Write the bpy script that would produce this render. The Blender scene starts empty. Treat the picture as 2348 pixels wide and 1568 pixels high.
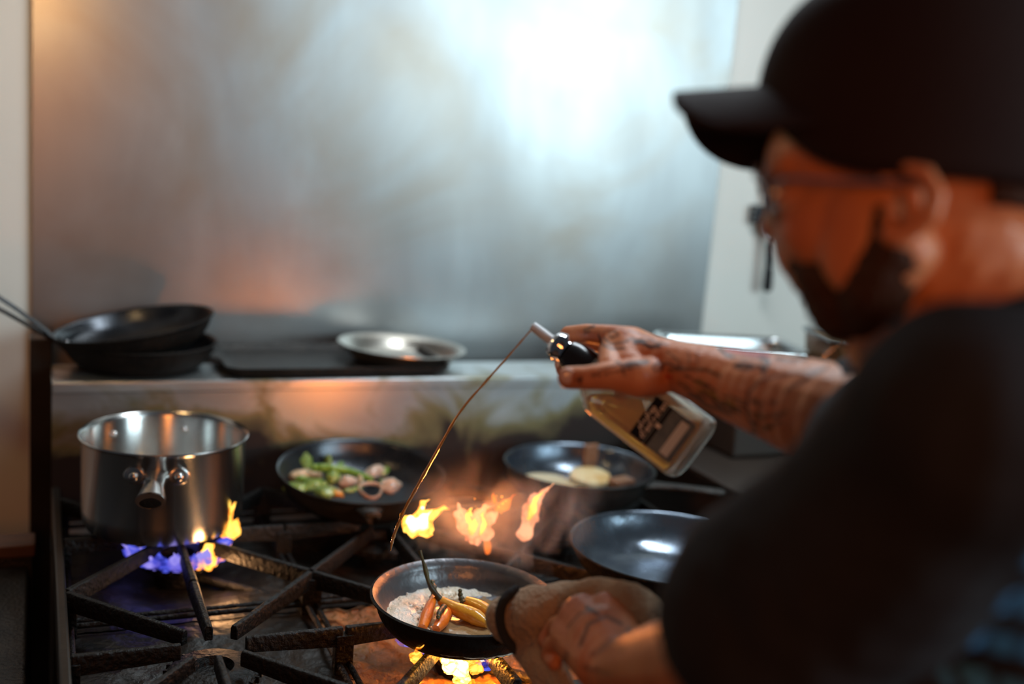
import bpy, bmesh, math, random
import numpy as np
from mathutils import Vector, Matrix, noise
random.seed(7)
SC = bpy.context.scene
COL = SC.collection
PI = math.pi

# ------------------------------------------------------------------ camera
RM = Matrix(((0.91632, -0.00091, -0.40045), (-0.39241, 0.19728, -0.89838), (0.07982, 0.98035, 0.18042)))
CP = Vector((0, 0, 1.503))
FP = 2500.0
def ray(px, py):
    return RM @ Vector(((px-1174)/FP, -(py-784)/FP, -1))
def P(px, py, d): return CP + ray(px, py)*d
def PZ(px, py, z):
    r = ray(px, py); return CP + r*((z-CP.z)/r.z)
def PY(px, py, y):
    r = ray(px, py); return CP + r*((y-CP.y)/r.y)
def CV(x, y, z): return RM @ Vector((x, y, z))       # direction given in camera axes
cam = bpy.data.objects.new('camera', bpy.data.cameras.new('camera'))
COL.objects.link(cam)
q = RM.to_4x4(); q.translation = CP
cam.matrix_world = q
cam.data.lens = FP/2348*36
cam.data.sensor_width = 36
cam.data.clip_start = 0.02
cam.data.dof.use_dof = True
cam.data.dof.focus_distance = 1.26
cam.data.dof.aperture_fstop = 1.7
SC.camera = cam

# ------------------------------------------------------------------ materials
MATS = {}
def mat(name, col, rough=0.5, metal=0.0, col2=None, scale=8, bump=0.0, bscale=60, detail=6, stretch=None,
        rough2=None, lo=0.35, hi=0.65, coat=0.0, spec=0.5, sss=0, trans=0, ior=1.45, emit=None, estr=0, aniso=0, dist=0):
    m = bpy.data.materials.new(name); m.use_nodes = True
    nt = m.node_tree; b = nt.nodes['Principled BSDF']
    I = b.inputs
    I['Base Color'].default_value = (*col, 1); I['Roughness'].default_value = rough; I['Metallic'].default_value = metal
    I['Specular IOR Level'].default_value = spec; I['Coat Weight'].default_value = coat; I['IOR'].default_value = ior
    if sss:
        I['Subsurface Weight'].default_value = sss; I['Subsurface Radius'].default_value = (.01, .004, .002); I['Subsurface Scale'].default_value = 1
    I['Transmission Weight'].default_value = trans
    if aniso: I['Anisotropic'].default_value = aniso; I['Anisotropic Rotation'].default_value = .25
    if emit: I['Emission Color'].default_value = (*emit, 1); I['Emission Strength'].default_value = estr
    tc = nt.nodes.new('ShaderNodeTexCoord'); mp = nt.nodes.new('ShaderNodeMapping')
    nt.links.new(tc.outputs['Object'], mp.inputs[0])
    if stretch: mp.inputs['Scale'].default_value = stretch
    if col2 is not None or rough2 is not None:
        n = nt.nodes.new('ShaderNodeTexNoise'); n.inputs['Scale'].default_value = scale; n.inputs['Detail'].default_value = detail
        n.inputs['Distortion'].default_value = dist
        nt.links.new(mp.outputs[0], n.inputs['Vector'])
        if col2 is not None:
            r = nt.nodes.new('ShaderNodeValToRGB'); r.color_ramp.elements[0].position = lo; r.color_ramp.elements[1].position = hi
            r.color_ramp.elements[0].color = (*col, 1); r.color_ramp.elements[1].color = (*col2, 1)
            nt.links.new(n.outputs['Fac'], r.inputs[0]); nt.links.new(r.outputs[0], I['Base Color'])
        if rough2 is not None:
            mr = nt.nodes.new('ShaderNodeMapRange'); mr.inputs[1].default_value = lo; mr.inputs[2].default_value = hi
            mr.inputs[3].default_value = rough; mr.inputs[4].default_value = rough2
            nt.links.new(n.outputs['Fac'], mr.inputs[0]); nt.links.new(mr.outputs[0], I['Roughness'])
    if bump:
        n2 = nt.nodes.new('ShaderNodeTexNoise'); n2.inputs['Scale'].default_value = bscale; n2.inputs['Detail'].default_value = 5
        nt.links.new(mp.outputs[0], n2.inputs['Vector'])
        bp = nt.nodes.new('ShaderNodeBump'); bp.inputs['Strength'].default_value = bump; bp.inputs['Distance'].default_value = 0.01
        nt.links.new(n2.outputs['Fac'], bp.inputs['Height']); nt.links.new(bp.outputs[0], I['Normal'])
    MATS[name] = m
    return m
M = MATS
mat('cream_wall', (.80, .76, .68), .6, col2=(.84, .81, .74), scale=3, bump=.05, bscale=30)
mat('floor_tile', (.12, .06, .04), .5, col2=(.16, .08, .05), scale=4)
mat('cast_iron', (.018, .017, .016), .42, .35, col2=(.035, .03, .026), scale=30, bump=.35, bscale=180)
mat('grate_iron', (.005, .005, .005), .5, .0, spec=.35, col2=(.010, .0075, .006), scale=14, bump=.5, bscale=150, lo=.5, hi=.75)
mat('deck_black', (.006, .006, .006), .34, .1, col2=(.018, .013, .009), scale=9, bump=.5, bscale=50, rough2=.6)
mat('crusted_deck', (.16, .075, .03), .4, .0, col2=(.32, .15, .05), scale=30, bump=1.0, bscale=85)
mat('dark_steel', (.05, .042, .035), .4, .7, col2=(.03, .024, .02), scale=6, bump=.05)
mat('pan_carbon', (.035, .037, .042), .2, .85, col2=(.075, .08, .09), scale=9, bump=.05, bscale=60, rough2=.38)
mat('pan_blue', (.20, .235, .28), .16, .9, col2=(.07, .085, .11), scale=14, bump=.12, bscale=26, rough2=.42)
mat('pan_grey', (.17, .17, .18), .3, .8, col2=(.10, .10, .105), scale=12, bump=.12, bscale=120, rough2=.5)
mat('pan_soot_and_shade', (.006, .0055, .005), .65, .0, spec=.2, col2=(.012, .010, .008), scale=20, bump=.3, bscale=90)  # sooty pan black, also the painted dark in the saucepan's handle mouth
mat('bright_steel', (.76, .75, .73), .24, 1.0, aniso=.75, col2=(.55, .54, .52), scale=10, stretch=(1, 1, .1), bump=.02)
mat('tray_steel', (.75, .78, .78), .18, 1.0)
mat('dish_steel', (.62, .58, .52), .3, .95, col2=(.45, .40, .34), scale=12)
mat('black_plastic', (.012, .012, .013), .25, 0, coat=.4)
mat('chrome', (.75, .75, .78), .08, 1)
mat('rivet_steel', (.7, .7, .7), .25, 1)
mat('towel_cloth', (.52, .38, .27), .9, col2=(.44, .31, .21), scale=20, bump=.6, bscale=220, spec=.2)
mat('towel_trim', (.035, .04, .045), .9, spec=.2, bump=.3, bscale=200)
mat('shirt_black', (.022, .021, .024), .85, col2=(.013, .012, .013), scale=10, bump=.1, bscale=60, spec=.25)
mat('cap_cloth', (.017, .007, .006), .85, col2=(.020, .009, .007), scale=12, bump=.08, bscale=200, spec=.25)
mat('hair_dark', (.055, .022, .010), .7, bump=.6, bscale=300, stretch=(1, 1, .3), spec=.3)
mat('trousers', (.02, .02, .025), .8)
mat('shoe_black', (.02, .02, .02), .5)
mat('lens_glass', (.9, .9, .9), .02, trans=1, ior=1.3)
mat('lens_frame', (.45, .46, .5), .25, .9)
mat('nail', (.62, .36, .27), .25, coat=.3)
mat('wood_dark', (.07, .03, .018), .6, col2=(.12, .05, .025), scale=6, stretch=(1, 8, 1))
mat('greens', (.12, .20, .03), .4, col2=(.30, .36, .08), scale=30, coat=.3)
mat('asparagus', (.10, .22, .02), .3, col2=(.20, .32, .04), scale=30, coat=.4)
mat('squid', (.62, .50, .38), .3, col2=(.40, .24, .17), scale=25, coat=.4)
mat('mushroom', (.66, .50, .32), .4, col2=(.5, .33, .18), scale=30, coat=.3)
mat('potato', (.78, .60, .32), .4, col2=(.66, .40, .14), scale=30, coat=.3, lo=.45, hi=.62, bump=.2, bscale=60)
mat('flatbread', (.72, .62, .42), .5, col2=(.62, .48, .28), scale=14)
mat('browned_meat', (.30, .13, .06), .35, col2=(.18, .07, .03), scale=20, coat=.3, bump=.4)
mat('carrot_orange', (.95, .24, .01), .35, col2=(.80, .13, .01), scale=25, coat=.6, bump=.2, bscale=90)
mat('carrot_yellow', (.80, .36, .03), .2, col2=(.68, .26, .03), scale=25, coat=.6, bump=.2, bscale=70)
mat('carrot_stem', (.03, .022, .014), .45, col2=(.08, .07, .02), scale=50, bump=.3)
mat('foam', (.82, .70, .50), .35, col2=(.92, .88, .80), scale=30, coat=.3, bump=.5, bscale=300)
mat('broth', (.30, .17, .07), .06, col2=(.42, .26, .12), scale=20, coat=1, bump=.5, bscale=60)
mat('wall_mark', (.35, .33, .3), .8)
mat('knife_handle', (.01, .01, .012), .3)
mat('liquid_amber', (1.0, .46, .08), .05, trans=.93, ior=1.16)
mat('bottle_glass', (.96, .93, .84), .10, trans=.80, ior=1.14)
mat('label_dark', (.012, .016, .03), .6, spec=.1)
mat('label_slate', (.11, .17, .24), .6, spec=.15, col2=(.20, .28, .36), scale=60)
mat('label_white', (.75, .88, 1.0), .5)
mat('label_ink', (.85, .88, .95), .5)
mat('oil_stream', (.80, .42, .12), .05, trans=.5, coat=1, ior=1.4)
mat('spout_clear', (.80, .84, .88), .15, trans=.15)
mat('side_brown', (.035, .022, .015), .55, .1, col2=(.025, .016, .012), scale=5)
mat('brown_pan', (.17, .09, .04), .3, .3, col2=(.10, .05, .02), scale=10)

def skin_mat(name, c1, c2):
    m = mat(name, c1, .42, col2=c2, scale=22, sss=.12, bump=.12, bscale=160, spec=.45)
    nt = m.node_tree
    at = nt.nodes.new('ShaderNodeAttribute'); at.attribute_name = 'ink'
    mx = nt.nodes.new('ShaderNodeMix'); mx.data_type = 'RGBA'
    b = nt.nodes['Principled BSDF']; src = b.inputs['Base Color'].links[0].from_socket
    nt.links.new(at.outputs['Alpha'], mx.inputs[0]); nt.links.new(src, mx.inputs[6]); nt.links.new(at.outputs['Color'], mx.inputs[7])
    nt.links.new(mx.outputs[2], b.inputs['Base Color'])
    return m
skin_mat('skin', (.66, .25, .11), (.55, .18, .075))

# large steel wall panel: brushed, smeared with grease
def panel_mat():
    m = mat('panel_steel', (.66, .66, .65), .34, 1.0)
    nt = m.node_tree; b = nt.nodes['Principled BSDF']; L = nt.links.new
    tc = nt.nodes.new('ShaderNodeTexCoord')
    def nz(scale, st, det=6, dist=0, loc=(0, 0, 0)):
        mp = nt.nodes.new('ShaderNodeMapping'); mp.inputs['Scale'].default_value = st; mp.inputs['Location'].default_value = loc
        n = nt.nodes.new('ShaderNodeTexNoise'); n.inputs['Scale'].default_value = scale; n.inputs['Detail'].default_value = det
        n.inputs['Distortion'].default_value = dist
        L(tc.outputs['Object'], mp.inputs[0]); L(mp.outputs[0], n.inputs['Vector']); return n
    a = nz(2.2, (1, 1, .55), 8, 1.2); s = nz(6, (1, 1, .25), 3, .6); w = nz(2.6, (1, 1, .6), 5, 2.0, (3, 0, 1))
    r1 = nt.nodes.new('ShaderNodeMapRange'); r1.inputs[1].default_value = .3; r1.inputs[2].default_value = .7
    r1.inputs[3].default_value = .33; r1.inputs[4].default_value = .42; L(a.outputs['Fac'], r1.inputs[0]); L(r1.outputs[0], b.inputs['Roughness'])
    ad = nt.nodes.new('ShaderNodeMath'); ad.operation = 'ADD'
    m1 = nt.nodes.new('ShaderNodeMath'); m1.operation = 'MULTIPLY'; m1.inputs[1].default_value = .5
    L(s.outputs['Fac'], m1.inputs[0]); L(m1.outputs[0], ad.inputs[0])
    m2 = nt.nodes.new('ShaderNodeMath'); m2.operation = 'MULTIPLY'; m2.inputs[1].default_value = .6
    L(w.outputs['Fac'], m2.inputs[0]); L(m2.outputs[0], ad.inputs[1])
    cr = nt.nodes.new('ShaderNodeValToRGB'); e = cr.color_ramp.elements
    e[0].position = .30; e[0].color = (.29, .285, .28, 1); e[1].position = .76; e[1].color = (.44, .455, .455, 1)
    gz = nz(1.7, (1, 1, 1.0), 6, 1.8, (5, 0, 2)); mpd = gz.inputs['Vector'].links[0].from_node; mpd.inputs['Rotation'].default_value = (0, .7, 0)
    gr = nt.nodes.new('ShaderNodeMapRange'); gr.inputs[1].default_value = .42; gr.inputs[2].default_value = .72; L(gz.outputs['Fac'], gr.inputs[0])
    mg = nt.nodes.new('ShaderNodeMix'); mg.data_type = 'RGBA'; mg.inputs[7].default_value = (.33, .28, .235, 1)
    L(gr.outputs[0], mg.inputs[0]); L(ad.outputs[0], cr.inputs[0]); L(cr.outputs[0], mg.inputs[6]); L(mg.outputs[2], b.inputs['Base Color'])
    bp = nt.nodes.new('ShaderNodeBump'); bp.inputs['Strength'].default_value = .08; bp.inputs['Distance'].default_value = .004
    L(w.outputs['Fac'], bp.inputs['Height']); L(bp.outputs[0], b.inputs['Normal'])
panel_mat()
# splashback of the range: steel with burnt olive grease
def guard_mat():
    m = mat('guard_steel', (.5, .5, .48), .38, .9)
    nt = m.node_tree; b = nt.nodes['Principled BSDF']; L = nt.links.new
    tc = nt.nodes.new('ShaderNodeTexCoord')
    n = nt.nodes.new('ShaderNodeTexNoise'); n.inputs['Scale'].default_value = 6.5; n.inputs['Detail'].default_value = 9; n.inputs['Distortion'].default_value = .9
    L(tc.outputs['Object'], n.inputs['Vector'])
    sp = nt.nodes.new('ShaderNodeSeparateXYZ'); L(tc.outputs['Object'], sp.inputs[0])
    # burnt-on crust reaches higher where the skillets stand
    mr = nt.nodes.new('ShaderNodeMapRange'); mr.inputs[1].default_value = .90; mr.inputs[2].default_value = 1.06
    mr.inputs[3].default_value = .36; mr.inputs[4].default_value = -.10; L(sp.outputs['Z'], mr.inputs[0])
    ad = nt.nodes.new('ShaderNodeMath'); ad.operation = 'ADD'; L(n.outputs['Fac'], ad.inputs[0]); L(mr.outputs[0], ad.inputs[1])
    cr = nt.nodes.new('ShaderNodeValToRGB'); e = cr.color_ramp.elements
    e[0].position = .42; e[0].color = (.55, .57, .57, 1); e[1].position = .70; e[1].color = (.025, .015, .012, 1)
    x = cr.color_ramp.elements.new(.54); x.color = (.26, .22, .11, 1)
    L(ad.outputs[0], cr.inputs[0]); L(cr.outputs[0], b.inputs['Base Color'])
    r2 = nt.nodes.new('ShaderNodeMapRange'); r2.inputs[1].default_value = .4; r2.inputs[2].default_value = .75
    r2.inputs[3].default_value = .34; r2.inputs[4].default_value = .6; L(ad.outputs[0], r2.inputs[0]); L(r2.outputs[0], b.inputs['Roughness'])
    r3 = nt.nodes.new('ShaderNodeMapRange'); r3.inputs[1].default_value = .5; r3.inputs[2].default_value = .7
    r3.inputs[3].default_value = .9; r3.inputs[4].default_value = .3; L(ad.outputs[0], r3.inputs[0]); L(r3.outputs[0], b.inputs['Metallic'])
guard_mat()
def flame_mat(name, c_in, c_out, strength, op=1.2):
    m = bpy.data.materials.new(name); m.use_nodes = True; nt = m.node_tree; nt.nodes.clear(); L = nt.links.new
    out = nt.nodes.new('ShaderNodeOutputMaterial'); em = nt.nodes.new('ShaderNodeEmission'); tr = nt.nodes.new('ShaderNodeBsdfTransparent')
    lw = nt.nodes.new('ShaderNodeLayerWeight'); lw.inputs[0].default_value = .45
    cr = nt.nodes.new('ShaderNodeValToRGB'); cr.color_ramp.elements[0].color = (*c_in, 1); cr.color_ramp.elements[1].color = (*c_out, 1)
    cr.color_ramp.elements[1].position = .7
    tc = nt.nodes.new('ShaderNodeTexCoord'); n = nt.nodes.new('ShaderNodeTexNoise'); n.inputs['Scale'].default_value = 55; n.inputs['Detail'].default_value = 4; n.inputs['Distortion'].default_value = .8
    L(tc.outputs['Object'], n.inputs['Vector'])
    ad = nt.nodes.new('ShaderNodeMath'); ad.operation = 'ADD'; L(lw.outputs['Facing'], ad.inputs[0])
    sb = nt.nodes.new('ShaderNodeMath'); sb.operation = 'MULTIPLY_ADD'; sb.inputs[1].default_value = 2.2; sb.inputs[2].default_value = -1.05
    L(n.outputs['Fac'], sb.inputs[0]); L(sb.outputs[0], ad.inputs[1])
    L(ad.outputs[0], cr.inputs[0]); L(cr.outputs[0], em.inputs[0]); em.inputs[1].default_value = strength
    inv = nt.nodes.new('ShaderNodeMath'); inv.operation = 'MULTIPLY_ADD'; inv.inputs[1].default_value = -op; inv.inputs[2].default_value = op; inv.use_clamp = True
    L(ad.outputs[0], inv.inputs[0])
    mx = nt.nodes.new('ShaderNodeMixShader'); L(inv.outputs[0], mx.inputs[0]); L(tr.outputs[0], mx.inputs[1]); L(em.outputs[0], mx.inputs[2])
    L(mx.outputs[0], out.inputs[0]); MATS[name] = m
flame_mat('flame_yellow', (1, .62, .10), (1, .20, .01), 2.3, 2.2)
flame_mat('flame_white', (1, .85, .50), (1, .45, .05), 3.5, 3)
flame_mat('flame_pink', (1, .50, .26), (1, .20, .07), 1.35, 1.5)
flame_mat('flame_orange', (1, .26, .03), (1, .10, .005), 1.1, 1.2)
flame_mat('flame_blue', (.13, .16, 1), (.04, .05, .6), .9, 1.1)
flame_mat('flame_violet', (.40, .34, 1), (.12, .10, .8), .9, 1.1)

# ------------------------------------------------------------------ mesh helpers
class MB:
    def __init__(s): s.v = []; s.f = []
    def add(s, vs, fs):
        o = len(s.v); s.v += [Vector(v) for v in vs]; s.f += [tuple(i+o for i in f) for f in fs]; return s
    def box(s, c, d, rot=None):
        c = Vector(c); hx, hy, hz = d[0]/2, d[1]/2, d[2]/2
        vs = [Vector((x, y, z)) for x in (-hx, hx) for y in (-hy, hy) for z in (-hz, hz)]
        if rot: vs = [rot @ v for v in vs]
        return s.add([c+v for v in vs], [(0, 1, 3, 2), (4, 6, 7, 5), (0, 4, 5, 1), (2, 3, 7, 6), (0, 2, 6, 4), (1, 5, 7, 3)])
    def lathe(s, prof, seg=64, mtx=None):
        vs = []; fs = []; n = len(prof)
        for i in range(seg):
            a = 2*PI*i/seg
            for r, z in prof: vs.append(Vector((r*math.cos(a), r*math.sin(a), z)))
        for i in range(seg):
            j = (i+1) % seg
            for k in range(n-1): fs.append((i*n+k, j*n+k, j*n+k+1, i*n+k+1))
        if mtx: vs = [mtx @ v for v in vs]
        return s.add(vs, fs)
    def tube(s, pts, rad, seg=12, cap=True, flat=None, up=None):
        pts = [Vector(p) for p in pts]; n = len(pts)
        if not hasattr(rad, '__len__'): rad = [rad]*n
        vs = []; fs = []; prev = None
        for i, p in enumerate(pts):
            t = (pts[min(i+1, n-1)]-pts[max(i-1, 0)]).normalized()
            if up is not None: a = Vector(up)
            else: a = prev if prev is not None else (Vector((0, 0, 1)) if abs(t.z) < .9 else Vector((1, 0, 0)))
            a = (a - t*a.dot(t)).normalized(); prev = a; b = t.cross(a)
            r = rad[i]; ra, rb = (r, r) if not hasattr(r, '__len__') else r
            for k in range(seg):
                w = 2*PI*k/seg; vs.append(p + a*math.cos(w)*ra + b*math.sin(w)*rb)
        for i in range(n-1):
            for k in range(seg):
                l = (k+1) % seg; fs.append((i*seg+k, i*seg+l, (i+1)*seg+l, (i+1)*seg+k))
        if cap: fs.append(tuple(range(seg))[::-1]); fs.append(tuple((n-1)*seg+k for k in range(seg)))
        return s.add(vs, fs)
    def ball(s, c, r, seg=16, rings=10, rot=None):
        c = Vector(c); r = (r, r, r) if not hasattr(r, '__len__') else r
        vs = [Vector((0, 0, r[2]))]; fs = []
        for i in range(1, rings):
            a = PI*i/rings
            for k in range(seg):
                b = 2*PI*k/seg; vs.append(Vector((r[0]*math.sin(a)*math.cos(b), r[1]*math.sin(a)*math.sin(b), r[2]*math.cos(a))))
        vs.append(Vector((0, 0, -r[2]))); e = len(vs)-1
        for k in range(seg):
            l = (k+1) % seg; fs.append((0, 1+k, 1+l)); fs.append((e, 1+(rings-2)*seg+l, 1+(rings-2)*seg+k))
            for i in range(rings-2): fs.append((1+i*seg+k, 1+(i+1)*seg+k, 1+(i+1)*seg+l, 1+i*seg+l))
        if rot: vs = [rot @ v for v in vs]
        return s.add([c+v for v in vs], fs)
    def limb(s, pts, rad):
        """tapered chain of capsules (for remeshing)"""
        pts = [Vector(p) for p in pts]
        for i in range(len(pts)-1):
            a, b = pts[i], pts[i+1]; L = (b-a).length; n = max(2, int(L/(min(rad[i], rad[i+1])*.35)))
            n = min(n, 14)
            for k in range(n+1):
                t = k/n; s.ball(a.lerp(b, t), rad[i]*(1-t)+rad[i+1]*t, 14, 9)
        return s
    def build(s, name, m, parent=None, smooth=True, bevel=0, mw=None, origin=None):
        me = bpy.data.meshes.new(name)
        vs = s.v
        if origin is not None: vs = [v-Vector(origin) for v in vs]
        me.from_pydata([tuple(v) for v in vs], [], s.f); me.update()
        bm = bmesh.new(); bm.from_mesh(me); bmesh.ops.recalc_face_normals(bm, faces=bm.faces); bm.to_mesh(me); bm.free()
        o = bpy.data.objects.new(name, me); COL.objects.link(o)
        if origin is not None: o.location = origin
        if m: me.materials.append(M[m] if isinstance(m, str) else m)
        if smooth:
            me.shade_smooth()
            try: me.set_sharp_from_angle(angle=math.radians(42))
            except Exception: pass
        if bevel:
            bv = o.modifiers.new('bevel', 'BEVEL'); bv.width = bevel; bv.segments = 3; bv.limit_method = 'ANGLE'
        if mw is not None: o.matrix_world = mw
        if parent is not None: setp(o, parent)
        return o
def setp(o, p):
    """parent keeping the world place (parents are unrotated empties or meshes)"""
    mw = o.matrix_world.copy() if o.matrix_world != Matrix.Identity(4) else Matrix.LocRotScale(o.location, o.rotation_euler, o.scale)
    o.parent = p; o.matrix_parent_inverse = PM(p).inverted()
def PM(p):
    m = Matrix.LocRotScale(p.location, p.rotation_euler, p.scale)
    return (PM(p.parent) @ p.matrix_parent_inverse @ m) if p.parent else m
def tag(o, label, cat, group=None, kind=None):
    if label: o['label'] = label
    if cat: o['category'] = cat
    if group: o['group'] = group
    if kind: o['kind'] = kind
    return o
def empty(name, loc, label, cat, group=None):
    o = bpy.data.objects.new(name, None); COL.objects.link(o); o.location = Vector(loc); o.empty_display_size = .02
    return tag(o, label, cat, group)
def struct(o): o['kind'] = 'structure'; return o
def remeshed(mb, name, m, voxel, smooth=4, parent=None, fn=None, disp=None):
    tmp = mb.build('tmp', None, smooth=False)
    md = tmp.modifiers.new('r', 'REMESH'); md.mode = 'VOXEL'; md.voxel_size = voxel; md.use_smooth_shade = True
    if smooth:
        sm = tmp.modifiers.new('s', 'SMOOTH'); sm.factor = .5; sm.iterations = smooth
    dg = bpy.context.evaluated_depsgraph_get(); dg.update()
    me = bpy.data.meshes.new_from_object(tmp.evaluated_get(dg)); me.name = name
    old = tmp.data; bpy.data.objects.remove(tmp); bpy.data.meshes.remove(old)
    me.materials.clear(); me.materials.append(M[m])
    n = len(me.vertices); co = np.empty(n*3); me.vertices.foreach_get('co', co); co = co.reshape(-1, 3)
    if disp is not None:
        no = np.empty(n*3); me.vertices.foreach_get('normal', no); no = no.reshape(-1, 3)
        co = co + no*np.array([disp(Vector(c)) for c in co])[:, None]
        me.vertices.foreach_set('co', co.ravel())
    me.shade_smooth(); me.update()
    o = bpy.data.objects.new(name, me); COL.objects.link(o)
    if fn: fn(me, co)
    if parent is not None: setp(o, parent)
    return o
def curve(pts, n=24):
    """Catmull-Rom through points"""
    pts = [Vector(p) for p in pts]; out = []
    for i in range(len(pts)-1):
        p0 = pts[max(i-1, 0)]; p1 = pts[i]; p2 = pts[i+1]; p3 = pts[min(i+2, len(pts)-1)]
        m = max(2, n//(len(pts)-1))
        for k in range(m):
            t = k/m; out.append(.5*((2*p1)+(p2-p0)*t+(2*p0-5*p1+4*p2-p3)*t*t+(3*p1-p0-3*p2+p3)*t**3))
    out.append(pts[-1]); return out
def rz(a): return Matrix.Rotation(a, 3, 'Z')

# ------------------------------------------------------------------ the room
G = .92                       # top of the grates
YW = 2.03                     # back wall
struct(MB().box((1.0, YW+.05, 1.3), (5.2, .1, 3.0)).build('wall_back', 'cream_wall'))
struct(MB().box((1.0, .3, -.05), (5.2, 4.0, .1)).build('floor', 'floor_tile'))
pn = MB().box((.677, YW-.004, 1.55), (1.366, .008, 1.46)).build('wall_panel', 'panel_steel', bevel=.001)
tag(pn, 'large brushed stainless steel sheet covering the wall behind the stove', 'wall panel')

# ------------------------------------------------------------------ the range
XL, XR = .023, .955
rg = empty('gas_range', (.49, 1.35, 0), 'black six burner gas range with greasy steel splashback and shelf', 'stove')
ZD = G-.055
bd = MB()
bd.box((.489, 1.35, .415), (XR-XL, .82, .81))
bd.build('oven_body', 'dark_steel', rg, bevel=.006)
rm = MB()
rm.box((XL+.006, 1.365, G-.035), (.012, .79, .07)); rm.box((XR-.006, 1.365, G-.035), (.012, .79, .07)); rm.box((.489, .985, G-.04), (XR-XL, .05, .06))
rm.build('side_rail', 'dark_steel', rg, bevel=.003)
cen = [(.186, 1.18), (.186, 1.53), (.490, 1.18), (.490, 1.53), (.795, 1.18), (.795, 1.53)]
def deck(cx, cy, m, nx=40, amp=.0025):
    """drip tray with bowl dished to the burner hole"""
    mb = MB(); vs = []; fs = []
    w, d = .300, .345; n = nx
    for i in range(n+1):
        for j in range(n+1):
            x = -w/2+w*i/n; y = -d/2+d*j/n; r = math.hypot(x, y)
            z = -.018*max(0, 1-(r/.13)**2) + amp*noise.noise(Vector((x+cx, y+cy, 0))*35) + amp*.6*noise.noise(Vector((x+cx, y+cy, 3))*90)
            vs.append((cx+x, cy+y, ZD-.004+z))
    for i in range(n):
        for j in range(n):
            a = i*(n+1)+j; fs.append((a, a+n+1, a+n+2, a+1))
    mb.add(vs, fs); return mb.build('drip_tray', m, rg)
for i, (x, y) in enumerate(cen):
    deck(x, y, 'crusted_deck' if i == 2 else 'deck_black', 90 if i == 2 else 40, .006 if i == 2 else .0022)
# cast burner heads
for i, (x, y) in enumerate(cen):
    mb = MB()
    mb.lathe([(.0, -.03), (.030, -.03), (.034, -.012), (.050, -.004), (.052, .006), (.046, .012), (.024, .014), (.020, .004), (.0, .004)], 48,
             Matrix.Translation((x, y, ZD+.010)))
    for k in range(24):
        a = 2*PI*k/24; mb.box((x+.051*math.cos(a), y+.051*math.sin(a), ZD+.014), (.008, .003, .008), rz(a))
    bh = mb.build('burner_head', 'grate_iron', rg)
    mb = MB(); mb.tube([(x+.03, y-.03, ZD-.008), (x+.10, y-.09, ZD-.010), (x+.13, y-.14, ZD-.012)], .007, 10); mb.build('gas_pipe', 'grate_iron', bh)
# splashback with narrow shelf
ZS = 1.087
gb = MB(); gb.box((.489+.045, 1.762, (G-.06+ZS)/2-.008), (XR-XL+.09, .006, ZS-G+.045)); gb.build('splashback', 'guard_steel', rg)
gs = MB(); gs.box((.534, 1.82, ZS-.004), (XR-XL+.09, .125, .008)); gs.box((.534, 1.758, ZS-.010), (XR-XL+.09, .006, .018))
gs.build('shelf', 'guard_steel', rg, bevel=.002)
up = MB(); up.box((.008, 1.90, .82), (.034, .05, .62)); up.build('upright_post', 'dark_steel', rg, bevel=.002)
kn = MB()
for k in range(6):
    o = MB().lathe([(0, .03), (.016, .03), (.02, .0), (.02, -.002), (0, -.002)], 24, Matrix.Translation((.10+k*.155, .948, .80)) @ Matrix.Rotation(PI/2, 4, 'X')).build('control_knob', 'black_plastic', rg)

# cast grates: eight fingers pointing at the burner
def grate(cx, cy, label):
    mb = MB(); W, D = .150, .172; h = .017
    def bar(a, b, w=.011, z0=-.024, z1=0, za=None):
        a = Vector(a); b = Vector(b); d = (b-a); L = d.length; ang = math.atan2(d.y, d.x)
        vs = []
        for t, lw in ((0, 1), (1, .85)):
            p = a.lerp(b, t); n = Vector((-math.sin(ang), math.cos(ang), 0))*w/2*lw
            zz = z0 if t == 0 else z0+.006
            vs += [p+n*.6+Vector((0, 0, z1)), p-n*.6+Vector((0, 0, z1)), p-n+Vector((0, 0, z1-.004)), p-n+Vector((0, 0, zz)), p+n+Vector((0, 0, zz)), p+n+Vector((0, 0, z1-.004))]
        fs = [(0, 1, 2, 3, 4, 5), (11, 10, 9, 8, 7, 6)] + [(i, i+6, (i+1) % 6+6, (i+1) % 6) for i in range(6)]
        mb.add(vs, fs)
    for sx in (-1, 0, 1):
        for sy in (-1, 0, 1):
            if sx == 0 and sy == 0: continue
            s = Vector((cx+sx*W, cy+sy*D, G)); v = Vector((sx*W, sy*D, 0)); e = Vector((cx, cy, G)) + v.normalized()*(.042 if sx*sy else .036)
            bar(s, e)
    # corner and side feet with the web that joins them, low down
    for sx in (-1, 1):
        for sy in (-1, 1): mb.box((cx+sx*(W-.004), cy+sy*(D-.004), G-.034), (.014, .014, .050))
        mb.box((cx+sx*(W-.003), cy, G-.034), (.012, .016, .050))
    for a, b in (((-W, -D), (W, -D)), ((-W, D), (W, D)), ((-W, -D), (-W, D)), ((W, -D), (W, D))):
        mb.tube([(cx+a[0]*.975, cy+a[1]*.975, G-.045), (cx+b[0]*.975, cy+b[1]*.975, G-.045)], .004, 8)
    o = mb.build('stove_grate', 'grate_iron', origin=(cx, cy, G-.05), bevel=.0012)
    return tag(o, label, 'stove grate', 'cast iron grates of the range')
gl = ['bare cast iron grate at the front left corner of the range', 'cast iron grate carrying the saucepan over blue flames',
      'cast iron grate over the bright yellow flame under the frying carrots', 'cast iron grate under the skillet of green vegetables',
      'cast iron grate under the empty skillet at front right', 'cast iron grate under the skillet with round potato slices']
for (x, y), l in zip(cen, gl): grate(x, y, l)

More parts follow.
